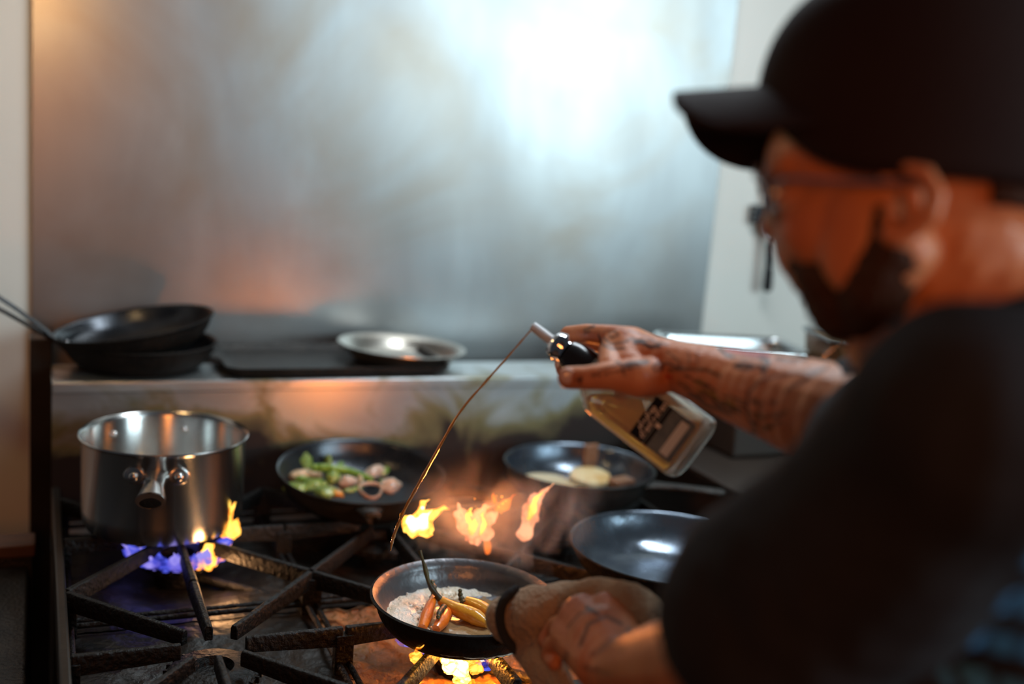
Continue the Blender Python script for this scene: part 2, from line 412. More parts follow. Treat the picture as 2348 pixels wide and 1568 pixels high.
# ------------------------------------------------------------------ pans
def arc(r1, z1, r2, z2, bulge, n=8):
    out = []
    for i in range(n+1):
        t = i/n; out.append((r1+(r2-r1)*t + bulge*math.sin(PI*t)*(z2-z1), z1+(z2-z1)*t - bulge*math.sin(PI*t)*(r2-r1)))
    return out
def skillet(name, label, cat, c, R, rb, h, hang, hlen, mi, mo, mh, tilt=(0, 0), hrise=.15, lip=.003, style='cast', group=None, th=.0035, hroot=None):
    """c = centre of the underside, hang = handle direction in degrees, tilt = (about X, about Y) degrees"""
    root = empty(name, c, label, cat, group)
    T = Matrix.Translation(c) @ Matrix.Rotation(math.radians(tilt[0]), 4, 'X') @ Matrix.Rotation(math.radians(tilt[1]), 4, 'Y')
    out = [(0, 0), (rb*.6, 0)] + arc(rb, .001, R-lip, h-.004, .10) + [(R, h-.002), (R, h), (R-lip*.5, h+.001)]
    inn = [(R-lip*.5, h+.001), (R-th, h), (R-th-lip, h-.005)] + arc(R-th-lip, h-.005, rb-th*.4, th+.002, -.10)[1:] + [(rb*.6, th), (0, th)]
    ob = MB().lathe(out, 96, T).build('pan_shell', mo, root)
    ib = MB().lathe(inn, 96, T).build('cooking_surface', mi, root)
    a = math.radians(hang); d = Vector((math.cos(a), math.sin(a), 0)); s = Vector((-math.sin(a), math.cos(a), 0))
    mb = MB()
    if style == 'cast':
        z0 = h-.010
        pts = [d*(R-.006)+Vector((0, 0, z0)), d*(R+.02)+Vector((0, 0, z0+.003)), d*(R+.05)+Vector((0, 0, z0+.007)), d*(R+hlen*.7)+Vector((0, 0, z0+.007+hrise*hlen*.6)), d*(R+hlen*.95)+Vector((0, 0, z0+.007+hrise*hlen)), d*(R+hlen)+Vector((0, 0, z0+.007+hrise*hlen))]
        rad = [(.006, .022), (.006, .013), (.006, .009), (.006, .012), (.006, .012), (.003, .006)]
        mb.tube([T @ p for p in pts], rad, 14, up=(0, 0, 1))
    else:
        z0 = h*.55
        pts = [d*(R-.016)+Vector((0, 0, z0)), d*(R-.004)+Vector((0, 0, z0+.008)), d*(R+.02)+Vector((0, 0, h+.012)), d*(R+.06)+Vector((0, 0, h+.012+hrise*.05)), d*(R+hlen)+Vector((0, 0, h+.012+hrise*hlen))]
        rad = [(.0028, .016), (.0028, .014), (.003, .011), (.003, .010), (.003, .012)]
        mb.tube([T @ p for p in pts], rad, 14, up=(0, 0, 1))
    hd = mb.build('handle', mh, root)
    if style != 'cast':
        for k in (-1, 1):
            MB().ball(T @ (d*(R-.020)+s*.008*k+Vector((0, 0, h*.6))), .0035, 10, 6).build('rivet', 'rivet_steel', hd)
    return root, T

# saucepan on the back-left burner
PC = (.170, 1.572); PR = .1145; PH = .131
pot = empty('saucepan', (PC[0], PC[1], G), 'deep shiny stainless saucepan over blue and orange flames at left', 'saucepan')
T = Matrix.Translation((PC[0], PC[1], G+.001))
po = [(0, 0), (PR*.86, 0), (PR*.93, .003), (PR*.965, .012), (PR*.975, .03), (PR*.985, PH-.004), (PR*1.01, PH), (PR*1.02, PH+.002), (PR*1.01, PH+.004), (PR*.985, PH+.002), (PR*.965, PH-.004), (PR*.955, .03), (PR*.94, .012), (PR*.88, .006), (0, .005)]
MB().lathe(po, 128, T).build('pot_body', 'bright_steel', pot)
# socket handle pointing at the camera, two rivets each side
ha = math.radians(-101)
hd = Vector((math.cos(ha), math.sin(ha), 0)); hs = Vector((-math.sin(ha), math.cos(ha), 0)); c0 = Vector((PC[0], PC[1], G+PH-.026))
mb = MB()
dn = Vector((0, 0, -1))
mb.tube([c0+hd*(PR*.97), c0+hd*(PR+.010), c0+hd*(PR+.040)+dn*.003, c0+hd*(PR+.072)+dn*.008, c0+hd*(PR+.073)+dn*.008, c0+hd*(PR+.066)+dn*.007, c0+hd*(PR+.030)+dn*.002],
        [(.011, .018), (.0095, .013), (.0105, .014), (.0125, .0195), (.0112, .018), (.0098, .0155), (.006, .010)], 28, cap=True, up=(0, 0, 1))
hb = mb.build('handle_socket', 'bright_steel', pot)
MB().ball(c0+hd*(PR+.0715)+dn*.008, (.002, .0165, .0102), 20, 12, rz(ha)).build('socket_shade', 'pan_soot_and_shade', hb)  # black disc paints the shade inside the open handle end
for sgn in (-1, 1):
    a2 = ha+math.radians(14.5*sgn)
    MB().ball((PC[0]+math.cos(a2)*(PR*.985+.001), PC[1]+math.sin(a2)*(PR*.985+.001), c0.z), (.0022, .015, .0120), 20, 12, rz(a2)).build('handle_plate', 'bright_steel', pot)
for sgn in (-1, 1):
    a2 = ha+math.radians(14.5*sgn)
    MB().ball((PC[0]+math.cos(a2)*(PR+.003), PC[1]+math.sin(a2)*(PR+.003), c0.z), (.0045, .0062, .0062), 18, 12, rz(a2)).build('rivet', 'rivet_steel', pot)
for sgn in (-1, 1):
    a2 = math.radians(97+28*sgn)
    MB().ball((PC[0]+math.cos(a2)*(PR*.955), PC[1]+math.sin(a2)*(PR*.955), G+PH-.022), .0052, 14, 8).build('rivet', 'rivet_steel', pot)

# front pan with carrots
FC = Vector((.470, 1.133, G+.007)); FR = .1125
skillet('frying_pan', 'round steel frying pan of carrots in foaming butter held by its handle over the flame', 'frying pan', FC, FR, .088, .041, -83, .20,
        'pan_grey', 'pan_soot_and_shade', 'pan_soot_and_shade', tilt=(0, 0), hrise=.42, style='steel', lip=.006, th=.0045)
# back-left skillet with vegetables
BL = Vector((.477, 1.620, G+.001))
blr, BLT = skillet('skillet', 'black skillet of green vegetables and squid behind the pouring stream', 'skillet', BL, .134, .100, .050, -100, .045,
        'pan_carbon', 'pan_soot_and_shade', 'cast_iron', tilt=(5.0, 0), hrise=.12, style='cast', group='skillets on the burners')
blr.location.z += 0
BR = Vector((.850, 1.583, G+.001))
skillet('skillet', 'blue-grey skillet with round potato slices under the pouring bottle', 'skillet', BR, .130, .098, .052, -50, .125,
        'pan_blue', 'cast_iron', 'cast_iron', hrise=.05, group='skillets on the burners')
FRC = Vector((.800, 1.205, G+.001))
skillet('skillet', 'empty shiny skillet with wide sloping sides beside the chef', 'skillet', FRC, .140, .092, .055, -20, .14,
        'pan_blue', 'pan_soot_and_shade', 'cast_iron', hrise=.05, group='skillets on the burners')
# stacked pans on the shelf
SP = PY(320, 850, 1.865); SP.z = ZS+.001
s1 = skillet('frying_pan', 'lower of two black frying pans stacked on the steel shelf', 'frying pan', SP, .124, .092, .045, 178, .17,
        'pan_carbon', 'pan_soot_and_shade', 'pan_carbon', hrise=.66, style='steel', group='frying pans stacked on the shelf')
s2 = skillet('frying_pan', 'upper tilted one of two black frying pans stacked on the steel shelf', 'frying pan', SP+Vector((-.002, 0, .031)), .128, .092, .042, 176, .19,
        'pan_carbon', 'pan_soot_and_shade', 'pan_carbon', tilt=(0, -10.5), hrise=.72, style='steel', group='frying pans stacked on the shelf')
# griddle tray and metal dish
g0 = PY(520, 862, 1.77); g1 = PY(1030, 862, 1.77)
gx = (g0.x+g1.x)/2; gw = g1.x-g0.x
mb = MB()
prof = []
def rrect(w, d, r, n=6):
    out = []
    for cxx, cyy, a0 in ((w/2-r, d/2-r, 0), (-w/2+r, d/2-r, 90), (-w/2+r, -d/2+r, 180), (w/2-r, -d/2+r, 270)):
        for k in range(n+1):
            a = math.radians(a0+90*k/n); out.append((cxx+r*math.cos(a), cyy+r*math.sin(a)))
    return out
def loft(mb, rings, close_first=True, close_last=True):
    n = len(rings[0]); vs = [v for r in rings for v in r]; fs = []
    for i in range(len(rings)-1):
        for k in range(n):
            l = (k+1) % n; fs.append((i*n+k, i*n+l, (i+1)*n+l, (i+1)*n+k))
    if close_first: fs.append(tuple(range(n))[::-1])
    if close_last: fs.append(tuple((len(rings)-1)*n+k for k in range(n)))
    mb.add(vs, fs)
gy = 1.862
rings = []
for w, d, z in ((gw-.03, .19, 0), (gw, .215, .010), (gw+.004, .219, .018), (gw-.004, .211, .018), (gw-.012, .203, .010), (gw-.04, .18, .005)):
    rings.append([(gx+x, gy+y, ZS+.001+z) for x, y in rrect(w, d, .03)])
loft(mb, rings)
mb.tube([(gx-gw/2+.005, gy, ZS+.016), (gx-gw/2-.02, gy, ZS+.020), (gx-gw/2-.055, gy, ZS+.018)], [(.004, .03), (.003, .018), (.003, .02)], 12, up=(0, 0, 1))
o = mb.build('griddle_tray', 'cast_iron', origin=(gx, gy, ZS))
tag(o, 'long flat dark griddle tray lying on the steel shelf', 'griddle')
dc = PY(918, 838, 1.868); dc.z = ZS+.0075
mb = MB(); R = .117
mb.lathe([(0, 0), (R*.72, 0), (R*.80, .006), (R*.86, .018), (R, .026), (R, .028), (R*.97, .0285), (R*.83, .020), (R*.76, .007), (R*.7, .003), (0, .003)], 96, Matrix.Translation(dc) @ Matrix.Rotation(math.radians(2), 4, 'Y'))
o = mb.build('metal_dish', 'dish_steel', origin=dc)
tag(o, 'shallow round metal dish sitting on the dark griddle tray', 'dish')

# ------------------------------------------------------------------ right of the range
sb = empty('side_counter', (1.25, 1.5, 0), 'dark brown metal counter standing right of the stove', 'counter')
MB().box((1.366, 1.55, .48), (.62, .80, .96)).build('cabinet_body', 'side_brown', sb, bevel=.01)
MB().box((1.366, 1.55, .966), (.636, .82, .012)).build('counter_top', 'side_brown', sb, bevel=.003)
MB().box((1.40, 1.74, 1.03), (.50, .34, .112)).build('raised_ledge', 'side_brown', sb, bevel=.006)
# long steel pan on the ledge
t0 = PY(1572, 832, 1.66); t1 = PY(1874, 830, 1.60)
zt = (t0.z+t1.z)/2
ax = (t1-t0); ax.z = 0; L = ax.length; ang = math.atan2(ax.y, ax.x); mid = (t0+t1)/2
hp = empty('steel_container', (mid.x, mid.y+.06, 1.0865), 'rectangular stainless steel container behind the tattooed forearm', 'container')
def RR(w, d, z, r=.02): return [Vector((mid.x, mid.y+.07, z))+rz(ang) @ Vector((x, y, 0)) for x, y in rrect(w, d, r)]
zr = zt+.02; mb = MB()
loft(mb, [RR(L-.02, .13, 1.0875), RR(L-.002, .148, zr-.034), RR(L-.002, .148, zr-.012), RR(L, .15, zr-.010), RR(L, .15, zr), RR(L-.02, .13, zr), RR(L-.024, .126, zr-.01), RR(L-.04, .11, 1.0905)])
mb.build('tray_body', 'tray_steel', hp, bevel=.001)
e = [v for v in RR(L+.004, .154, zr-.002)]
mb = MB(); mb.tube(e+[e[0]], .0075, 10, cap=False); mb.build('rolled_rim', 'tray_steel', hp)
e = [v for v in RR(L+.004, .156, zr-.034)]
mb = MB(); mb.tube(e+[e[0]], .006, 10, cap=False); mb.build('lower_bead', 'tray_steel', hp)
# second container with tongs
c2 = PY(1990, 812, 1.52)
bp_ = empty('brown_container', (c2.x, c2.y+.05, 1.0865), 'brown-stained container holding crossed metal tools behind the chef', 'container')
def R2(w, d, z, r=.02): return [Vector((c2.x+.03, c2.y+.06, z))+rz(ang) @ Vector((x, y, 0)) for x, y in rrect(w, d, r)]
zb = c2.z+.022; mb = MB()
loft(mb, [R2(.15, .12, 1.0875), R2(.17, .14, zb), R2(.16, .13, zb), R2(.14, .11, 1.0905)])
mb.build('tray_body', 'brown_pan', bp_, bevel=.001)
e = [v for v in R2(.174, .144, zb)]
mb = MB(); mb.tube(e+[e[0]], .004, 8, cap=False); mb.build('rolled_rim', 'tray_steel', bp_)
def tool(a, b, label):
    a = Vector(a); b = Vector(b)
    o = MB().tube([a, a.lerp(b, .5), b], [(.002, .009), (.002, .007), (.0015, .006)], 10).build('metal_tongs', 'tray_steel', origin=a)
    tag(o, label, 'tongs', 'metal tools in the brown container')
tool(PY(1888, 820, 1.545), PY(1965, 755, 1.50), 'straight metal tool leaning to the right in the brown container')
tool(PY(2010, 806, 1.55), PY(1935, 768, 1.53), 'thin metal tool lying across the leaning one in the brown container')

# ------------------------------------------------------------------ knives on the wall to the right
def knife(px, py0, py1, label, blade=True):
    a = PY(px, py0, YW-.03); b = PY(px-9, py1, YW-.03)
    r = empty('kitchen_knife', a, label, 'knife', 'knives hanging on the wall')
    mb = MB(); d = (b-a)
    mb.tube([a, a+d*.1, a+d*.5, a+d*.9, b], [(.007, .009), (.008, .011), (.0075, .010), (.008, .013), (.006, .009)], 12, up=(0, 1, 0)); h = mb.build('handle', 'knife_handle', r)
    for t in (.2, .5, .8):
        MB().ball(a+d*t+Vector((0, -.008, 0)), .0035, 8, 6).build('rivet', 'rivet_steel', h)
    MB().box(a+Vector((0, 0, .012)), (.022, .018, .022)).build('bolster', 'chrome', r, bevel=.003)
    u = Vector((0.02, 0, 1)); bl = MB()
    w = .020
    v = [a+Vector((-w, 0, .02)), a+Vector((w*.8, 0, .02)), a+Vector((w*.7, 0, .18)), a+Vector((-w*.2, 0, .20)), a+Vector((-w, 0, .12))]
    bl.add(v+[p+Vector((0, .003, 0)) for p in v], [(0, 1, 2, 3, 4), (9, 8, 7, 6, 5)]+[(i, (i+1) % 5, (i+1) % 5+5, i+5) for i in range(5)])
    bl.build('blade', 'chrome', r, smooth=False)
knife(1768, 555, 668, 'black riveted knife hanging handle down in front of the face')
knife(1890, 560, 700, 'black knife hanging behind the bearded face')
a = PY(1722, 497, YW-.012); b = PY(2000, 500, YW-.012)
mb = MB(); mb.box((a+b)/2+Vector((0, 0, 0)), ((b-a).length, .022, .040))
r = empty('knife_rack', (a+b)/2, 'dark magnetic knife rack on the white wall beside the face', 'knife rack')
mb.build('rack_bar', 'black_plastic', r, bevel=.003)
for k in range(3): MB().box((a+b)/2+Vector((-.02+.0, -.012, -.012+.012*k)), ((b-a).length*.9, .004, .004)).build('steel_strip', 'chrome', r)

# ------------------------------------------------------------------ cabinet left of the range
lc = empty('side_cabinet', (-.12, 1.35, 0), 'black greasy cabinet with brown ledge left of the stove', 'cabinet')
MB().box((-.13, 1.32, .42), (.24, .66, .84)).build('cabinet_body', 'cast_iron', lc, bevel=.004)
MB().box((-.10, 1.66, .865), (.20, .05, .02)).build('wooden_ledge', 'wood_dark', lc, bevel=.003)
MB().box((-.10, 1.66, .43), (.19, .04, .85)).build('cabinet_back', 'cast_iron', lc)

# ------------------------------------------------------------------ food
def hot(name, mb, m, label, cat, org, group=None, **k):
    o = mb.build(name, m, origin=org, **k); return tag(o, label, cat, group)
FZ = FC.z+.006
def F(px, py, dz=0): return PZ(px, py, FZ+dz)
# browned liquid and foam
mb = MB(); vs = []; fs = []; nr, ns = 22, 72
for i in range(nr+1):
    r = .0905*i/nr
    for k in range(ns):
        a = 2*PI*k/ns; x = r*math.cos(a); y = r*math.sin(a)
        z = .006 + .0022*noise.noise(Vector((x, y, 0))*70)
        vs.append((FC.x+x, FC.y+y, FC.z+z))
for i in range(nr):
    for k in range(ns):
        l = (k+1) % ns; fs.append((i*ns+k, i*ns+l, (i+1)*ns+l, (i+1)*ns+k))
mb.add(vs, fs); o = mb.build('melted_butter', 'broth', origin=FC)
tag(o, 'brown melted butter simmering across the bottom of the front pan', 'butter', kind='stuff')
mb = MB(); vs = []; fs = []; na, nr = 150, 26
def foam_h(x, y):
    left = (-x*.9+y*.45)/.09
    return left
for j in range(nr+1):
    for i in range(na):
        a = 2*PI*i/na; left = -math.cos(a)*.9+math.sin(a)*.45
        w_ = .012+.030*max(0, left+.35); r_ = .0945-w_*j/nr
        x, y = r_*math.cos(a), r_*math.sin(a)
        z = .0045+.0065*math.sin(PI*min(1, (j+2)/(nr+2)))**.6*max(.25, min(1, left+.7)) + .004*(1-j/nr)*max(0, left+.2)
        z += .0024*noise.noise(Vector((x, y, 0))*95)+.0014*noise.noise(Vector((x, y, 4))*240)
        if j == nr: z = .004
        vs.append((FC.x+x, FC.y+y, FC.z+z))
for j in range(nr):
    for i in range(na):
        l = (i+1) % na; fs.append((j*na+i, j*na+l, (j+1)*na+l, (j+1)*na+i))
mb.add(vs, fs)
for k in range(2600):
    a = random.uniform(0, 2*PI); rr = random.uniform(.050, .089)
    x, y = rr*math.cos(a), rr*math.sin(a); left = (-x*.9+y*.45)/.09
    if random.random() > left*1.2: continue
    mb.ball((FC.x+x, FC.y+y, FC.z+.0095+max(0, rr-.086)*.9+random.uniform(-.002, .002)), random.uniform(.0006, .0019), 7, 5)
o = mb.build('butter_foam', 'foam', origin=FC)
tag(o, 'pale bubbling butter foam along the left side of the front pan', 'foam', kind='stuff')
def carrot(pts, rad, m, label, stem, group='carrots in the front pan'):
    r = empty('carrot', pts[0], label, 'carrot', group)
    c = curve(pts, 16); n = len(c)
    rr = [np.interp(i/(n-1), np.linspace(0, 1, len(rad)), rad) for i in range(n)]
    MB().tube(c, rr, 14).build('root', m, r)
    if stem:
        c = curve(stem, 14); n = len(c)
        MB().tube(c, [.0042-.0022*i/(n-1)+.0006*math.sin(i*1.7) for i in range(n)], 9).build('stem', 'carrot_stem', r)
carrot([F(1012, 1378, .014), F(1045, 1396, .012), F(1085, 1412, .009), F(1118, 1432, .006)], [.006, .0075, .0095, .010, .004], 'carrot_yellow',
       'yellow carrot with a long charred stem rising over the pan rim', [F(1014, 1380, .014), F(1000, 1362, .022), F(984, 1338, .035), F(974, 1300, .052), F(962, 1262, .070)])
carrot([F(1068, 1378, .012), F(1095, 1390, .010), F(1122, 1406, .008), F(1136, 1420, .006)], [.006, .009, .010, .004], 'carrot_yellow',
       'yellow carrot with a short blackened stub lying furthest back in the front pan', [F(1062, 1382, .012), F(1056, 1366, .018), F(1055, 1350, .026)])
carrot([F(1000, 1360, .016), F(988, 1385, .013), F(978, 1412, .010), F(968, 1440, .006)], [.003, .0058, .0076, .0055], 'carrot_orange',
       'bright orange carrot lying lengthwise at the front left of the front pan', [F(992, 1372, .012), F(996, 1350, .020), F(990, 1330, .026)])
carrot([F(1034, 1380, .009), F(1026, 1402, .009), F(1014, 1424, .008), F(1000, 1442, .006)], [.003, .0060, .0078, .005], 'carrot_orange',
       'darker orange carrot wedged between the bright orange and the yellow one', [F(1018, 1392, .014), F(1008, 1404, .018), F(1004, 1418, .016)])

# vegetables in the back-left skillet
def B(px, py, dz=0):
    return PZ(px, py, G+.018+dz)
def chunk(name, p, r, m, label, cat, rot=0, sq=(1, .8, .6), group='vegetables and squid in the skillet', amp=.25, seed=0):
    mb = MB(); mb.ball((0, 0, 0), 1, 20, 14)
    mb.v = [Vector((v.x*sq[0], v.y*sq[1], v.z*sq[2]))*r*(1+amp*noise.noise(v*1.6+Vector((seed, 0, 0)))+amp*.4*noise.noise(v*4+Vector((seed, 2, 0)))) for v in mb.v]
    mb.v = [rz(rot) @ v + Vector(p) for v in mb.v]
    return hot(name, mb, m, label, cat, p, group)
items = [
 ('mushroom', 688, 1092, .014, 'mushroom', 'pale mushroom piece at the left of the skillet', .010, (1.2, .9, .8)),
 ('leafy_green', 700, 1062, .016, 'greens', 'light green leaf curling up at the back of the skillet', .014, (1, .7, 1)),
 ('leafy_green', 752, 1060, .012, 'greens', 'small green leaf standing beside the asparagus tip', .014, (.8, .5, 1.1)),
 ('leafy_green', 680, 1118, .016, 'greens', 'green leaf lying at the left front of the skillet', .004, (1.3, 1, .5)),
 ('leafy_green', 720, 1112, .018, 'greens', 'wilted green leaf below the pale mushroom piece', .006, (1.2, 1, .5)),
 ('leafy_green', 762, 1096, .013, 'greens', 'bright green leaf in the middle of the skillet', .014, (1, .9, .9)),
 ('leafy_green', 745, 1130, .014, 'greens', 'yellowish green leaf at the front rim of the skillet', .006, (1.2, .9, .6)),
 ('onion_piece', 722, 1088, .013, 'mushroom', 'soft onion piece under the asparagus', .008, (1, 1, .6)),
 ('onion_piece', 768, 1132, .010, 'carrot_yellow', 'small orange strip near the handle of the skillet', .006, (.7, 1.6, .6)),
 ('leafy_green', 792, 1080, .014, 'greens', 'green leaf under the thick end of the asparagus', .008, (1.2, .8, .5)),
 ('squid_piece', 796, 1108, .016, 'squid', 'pinkish squid piece in the middle of the skillet', .010, (1, .9, .8)),
 ('squid_piece', 862, 1082, .017, 'squid', 'reddish squid piece at the far right of the food', .010, (1.3, .8, .6)),
 ('squid_piece', 895, 1112, .017, 'squid', 'brown edged squid piece nearest the pouring stream', .008, (1.1, 1, .6)),
 ('squid_piece', 826, 1104, .008, 'flatbread', 'small white squid strip beside the handle', .014, (.6, .5, 1.5)),
]
for i, (n, px, py, r, m, l, dz, sq) in enumerate(items):
    chunk(n, B(px, py, dz), r, m, l, {'squid_piece': 'squid', 'leafy_green': 'vegetable', 'mushroom': 'mushroom', 'onion_piece': 'vegetable'}[n], rot=i*.9, sq=sq, seed=i*3.1)
for i in range(20):
    px = random.uniform(672, 905); py = 1088+random.uniform(-26, 42)*(1-abs(px-790)/190)
    chunk('chopped_vegetable', B(px, py, random.uniform(.004, .014)), random.uniform(.006, .010), ('greens', 'greens', 'mushroom', 'asparagus')[i % 4],
          'small chopped vegetable bit scattered among the leaves and squid', 'vegetable', rot=i*1.3, sq=(1.3, .7, .5), group='chopped vegetable bits in the skillet', seed=40+i, amp=.4)
c = curve([B(716, 1072, .026), B(760, 1074, .026), B(805, 1082, .022), B(852, 1100, .018)], 16); n = len(c)
mb = MB(); mb.tube(c, [.0045+.002*math.sin(PI*i/n)+(.0015 if i < 5 else 0) for i in range(n)], 12)
for k in range(6): mb.ball(c[k]+Vector((.002*(-1)**k, -.004, .003)), (.005, .003, .004), 8, 6)
hot('asparagus_spear', mb, 'asparagus', 'long green asparagus spear lying across the skillet', 'asparagus', c[0], 'vegetables and squid in the skillet')
c = curve([B(852, 1100, .014), B(880, 1105, .010)], 6)
def ringpiece(px, py, R, r, label, dz=.012, rx=.5):
    p = B(px, py, dz); mb = MB(); e = []
    for k in range(25):
        a = 2*PI*k/24; e.append(p+Vector((R*math.cos(a)*1.1, R*math.sin(a)*.8, R*math.sin(a)*rx))*(1+.08*math.sin(3*a)))
    mb.tube(e, [(r*1.5, r*.7)]*25, 10, cap=False)
    hot('squid_ring', mb, 'squid', label, 'squid', p, 'vegetables and squid in the skillet')
ringpiece(850, 1124, .016, .0030, 'pale squid ring with dark centre at the front of the skillet')
ringpiece(893, 1116, .012, .0028, 'smaller squid ring at the right end of the food', .010)

# back-right skillet: potato slices and meat
def disc(name, px, py, r, m, label, cat, h=.012, sx=1.0, dz=.004, grp='potato slices in the blue-grey skillet', tl=0):
    p = PZ(px, py, G+.006+dz); mb = MB()
    mb.lathe([(0, 0), (r*.9, 0), (r, h*.4), (r*.96, h*.8), (r*.8, h), (r*.4, h*1.15), (0, h*1.2)], 36, Matrix.Rotation(tl, 4, 'X'))
    mb.v = [Vector((v.x*sx, v.y, v.z))*(1+.06*noise.noise(v*60)) + p for v in mb.v]
    hot(name, mb, m, label, cat, p, grp)
disc('flatbread_piece', 1248, 1108, .040, 'flatbread', 'large pale flat potato slice at the left of the blue-grey skillet', 'potato', .008, 1.05, .006)
disc('potato_slice', 1352, 1100, .034, 'potato', 'golden potato slice with browned edge in the middle of the skillet', 'potato', .012, 1.1, .016, tl=.15)
disc('potato_slice', 1334, 1116, .030, 'potato', 'golden potato slice tucked at the front under the other one', 'potato', .010, 1.1, .003)
p = PZ(1424, 1110, G+.022)
mb = MB(); mb.box(p, (.045, .03, .022), rz(.3)); hot('meat_piece', mb, 'browned_meat', 'browned meat cube beside the golden potato slices', 'meat', p, bevel=.006)
p = PZ(1358, 1062, G+.030)
mb = MB(); mb.box(p+Vector((0, .01, .008)), (.030, .008, .050), rz(.1)); hot('meat_strip', mb, 'browned_meat', 'brown meat strip leaning on the far side of the blue-grey skillet', 'meat', p, bevel=.003)

# ------------------------------------------------------------------ flames
DISP = [.55]
def tongue(mb, base, tip, w, seed=0, bend=.25, twist=.5, n=34, sq=.45):
    base = Vector(base); tip = Vector(tip); ax = tip-base; side = CV(1, 0, 0); dep = CV(0, 0, 1)
    pts = []; rad = []
    for i in range(n+1):
        t = i/n
        off = side*(bend*ax.length*math.sin(t*PI*1.5+seed)*t*.5) + dep*(bend*ax.length*.3*math.cos(t*4+seed)*t)
        pts.append(base+ax*t+off)
        r = w*(math.sin(PI*min(1, t*.85+.12))**.8)*(1-t**3)+.0004
        r *= 1+.18*noise.noise(Vector((t*5, seed, 0)))
        rad.append((r, r*sq))
    i0 = len(mb.v); mb.tube(pts, rad, 30, up=side)
    for i in range(i0, len(mb.v)):
        v = mb.v[i]; a = noise.noise_vector(Vector((v.x*85, v.y*85, v.z*45))+Vector((seed, 0, 0)))*w*DISP[0]*1.1+noise.noise_vector(v*190+Vector((seed, 3, 0)))*w*DISP[0]*.3; mb.v[i] = v+a
def fire(name, tongues, m, label, cat='flame', org=None, group=None):
    mb = MB(); 
    for i, tg in enumerate(tongues): tongue(mb, *tg)
    return tag(mb.build(name, m, origin=org or tongues[0][0]), label, cat, group)
YF = 1.315
def Y(px, py, y=YF): return PY(px, py, y)
f = empty('flame', Y(965, 1228), 'bright yellow flame nearest the pouring stream behind the front pan', 'flame', 'flames behind the front pan')
def fpart(par, nm, tongues, m):
    DISP[0] = .12 if m in ('flame_blue', 'flame_violet') else .55
    for tg in tongues:
        mb = MB(); tongue(mb, *tg); mb.build(nm, m, par)
fpart(f, 'flame_tongue', [(Y(958, 1226), Y(925, 1175), .011, 1, .3), (Y(965, 1230), Y(978, 1145), .015, 2, .25), (Y(962, 1205), Y(1016, 1160), .011, 3.3, .3)], 'flame_yellow')
fpart(f, 'flame_core', [(Y(955, 1212, YF-.006), Y(990, 1170, YF-.006), .009, 2, .3), (Y(948, 1215, YF-.006), Y(945, 1180, YF-.006), .008, 1, .2)], 'flame_white')
mb = MB(); mb.ball(Y(969, 1165, YF-.01), .0032); mb.build('spark', 'flame_white', f)
f = empty('flame', Y(1085, 1240), 'ragged pinkish orange flame in the middle behind the front pan', 'flame', 'flames behind the front pan')
fpart(f, 'flame_tongue', [(Y(1082, 1238), Y(1060, 1150), .016, .5, .3), (Y(1090, 1242), Y(1120, 1150), .016, 2, .25), (Y(1075, 1220), Y(1046, 1180), .011, 3, .3), (Y(1105, 1215), Y(1140, 1165), .010, 4, .3)], 'flame_pink')
fpart(f, 'flame_core', [(Y(1085, 1225, YF-.006), Y(1078, 1165, YF-.006), .008, 2, .3), (Y(1098, 1225, YF-.006), Y(1112, 1175, YF-.006), .007, 1, .3)], 'flame_yellow')
f = empty('flame', Y(1150, 1180), 'small dim orange flame wisps with sparks between the two larger flames', 'flame', 'flames behind the front pan')
fpart(f, 'flame_tongue', [(Y(1140, 1172), Y(1192, 1136), .007, 1, .4), (Y(1116, 1268), Y(1122, 1222), .005, 1, .2), (Y(1133, 1156), Y(1134, 1130), .003, 1, .2)], 'flame_orange')
for k in range(16):
    MB().ball(Y(1095+random.uniform(-10, 70), 1160+random.uniform(-28, 25)), random.uniform(.0005, .0013), 8, 5).build('spark', 'flame_yellow', f)
f = empty('flame', Y(1200, 1230), 'tall slanting pink orange flame tongue below the potato slices', 'flame', 'flames behind the front pan')
fpart(f, 'flame_tongue', [(Y(1196, 1232), Y(1256, 1098), .013, 2.6, .22), (Y(1205, 1190), Y(1240, 1130), .009, 1, .2)], 'flame_pink')
fpart(f, 'flame_core', [(Y(1210, 1190, YF-.006), Y(1244, 1125, YF-.006), .0055, 2, .2)], 'flame_yellow')

# burner flames
def ringfire(cx, cy, sel, label, group=None):
    f = empty('burner_flame', (cx, cy, ZD+.02), label, 'flame', group)
    by = {}
    for a, hgt, w, m, seed, out in sel:
        a = math.radians(a)
        b = Vector((cx+.050*math.cos(a), cy+.050*math.sin(a), ZD+.016)); t = Vector((cx+out*math.cos(a), cy+out*math.sin(a), ZD+.016+hgt))
        by.setdefault(m, []).append((b, t, w, seed, .12))
    for m, tg in by.items(): fpart(f, 'flame_tongue', tg, m)
    return f
sel = []
for k in range(22):
    a = 360*k/22
    m = 'flame_blue' if k % 2 else 'flame_violet'
    sel.append((a, .034+.006*random.random(), .013, m, k, .080))
sel += [(-55, .040, .015, 'flame_yellow', 1, .075), (-40, .036, .013, 'flame_yellow', 4, .085), (-68, .030, .010, 'flame_yellow', 2, .07), (-90, .036, .012, 'flame_violet', 3, .07), (-100, .036, .011, 'flame_violet', 5, .075)]
bf = ringfire(.186, 1.53, sel, 'blue and yellow gas flame under the stainless saucepan', 'gas flames of lit burners')
fpart(bf, 'flame_tongue', [(PY(505, 1228, 1.50), PY(542, 1158, 1.50), .012, 2, .15), (PY(525, 1235, 1.50), PY(545, 1190, 1.50), .009, 1, .15), (PY(495, 1222, 1.5), PY(480, 1212, 1.5), .006, 1, .1)], 'flame_yellow')
sel = []
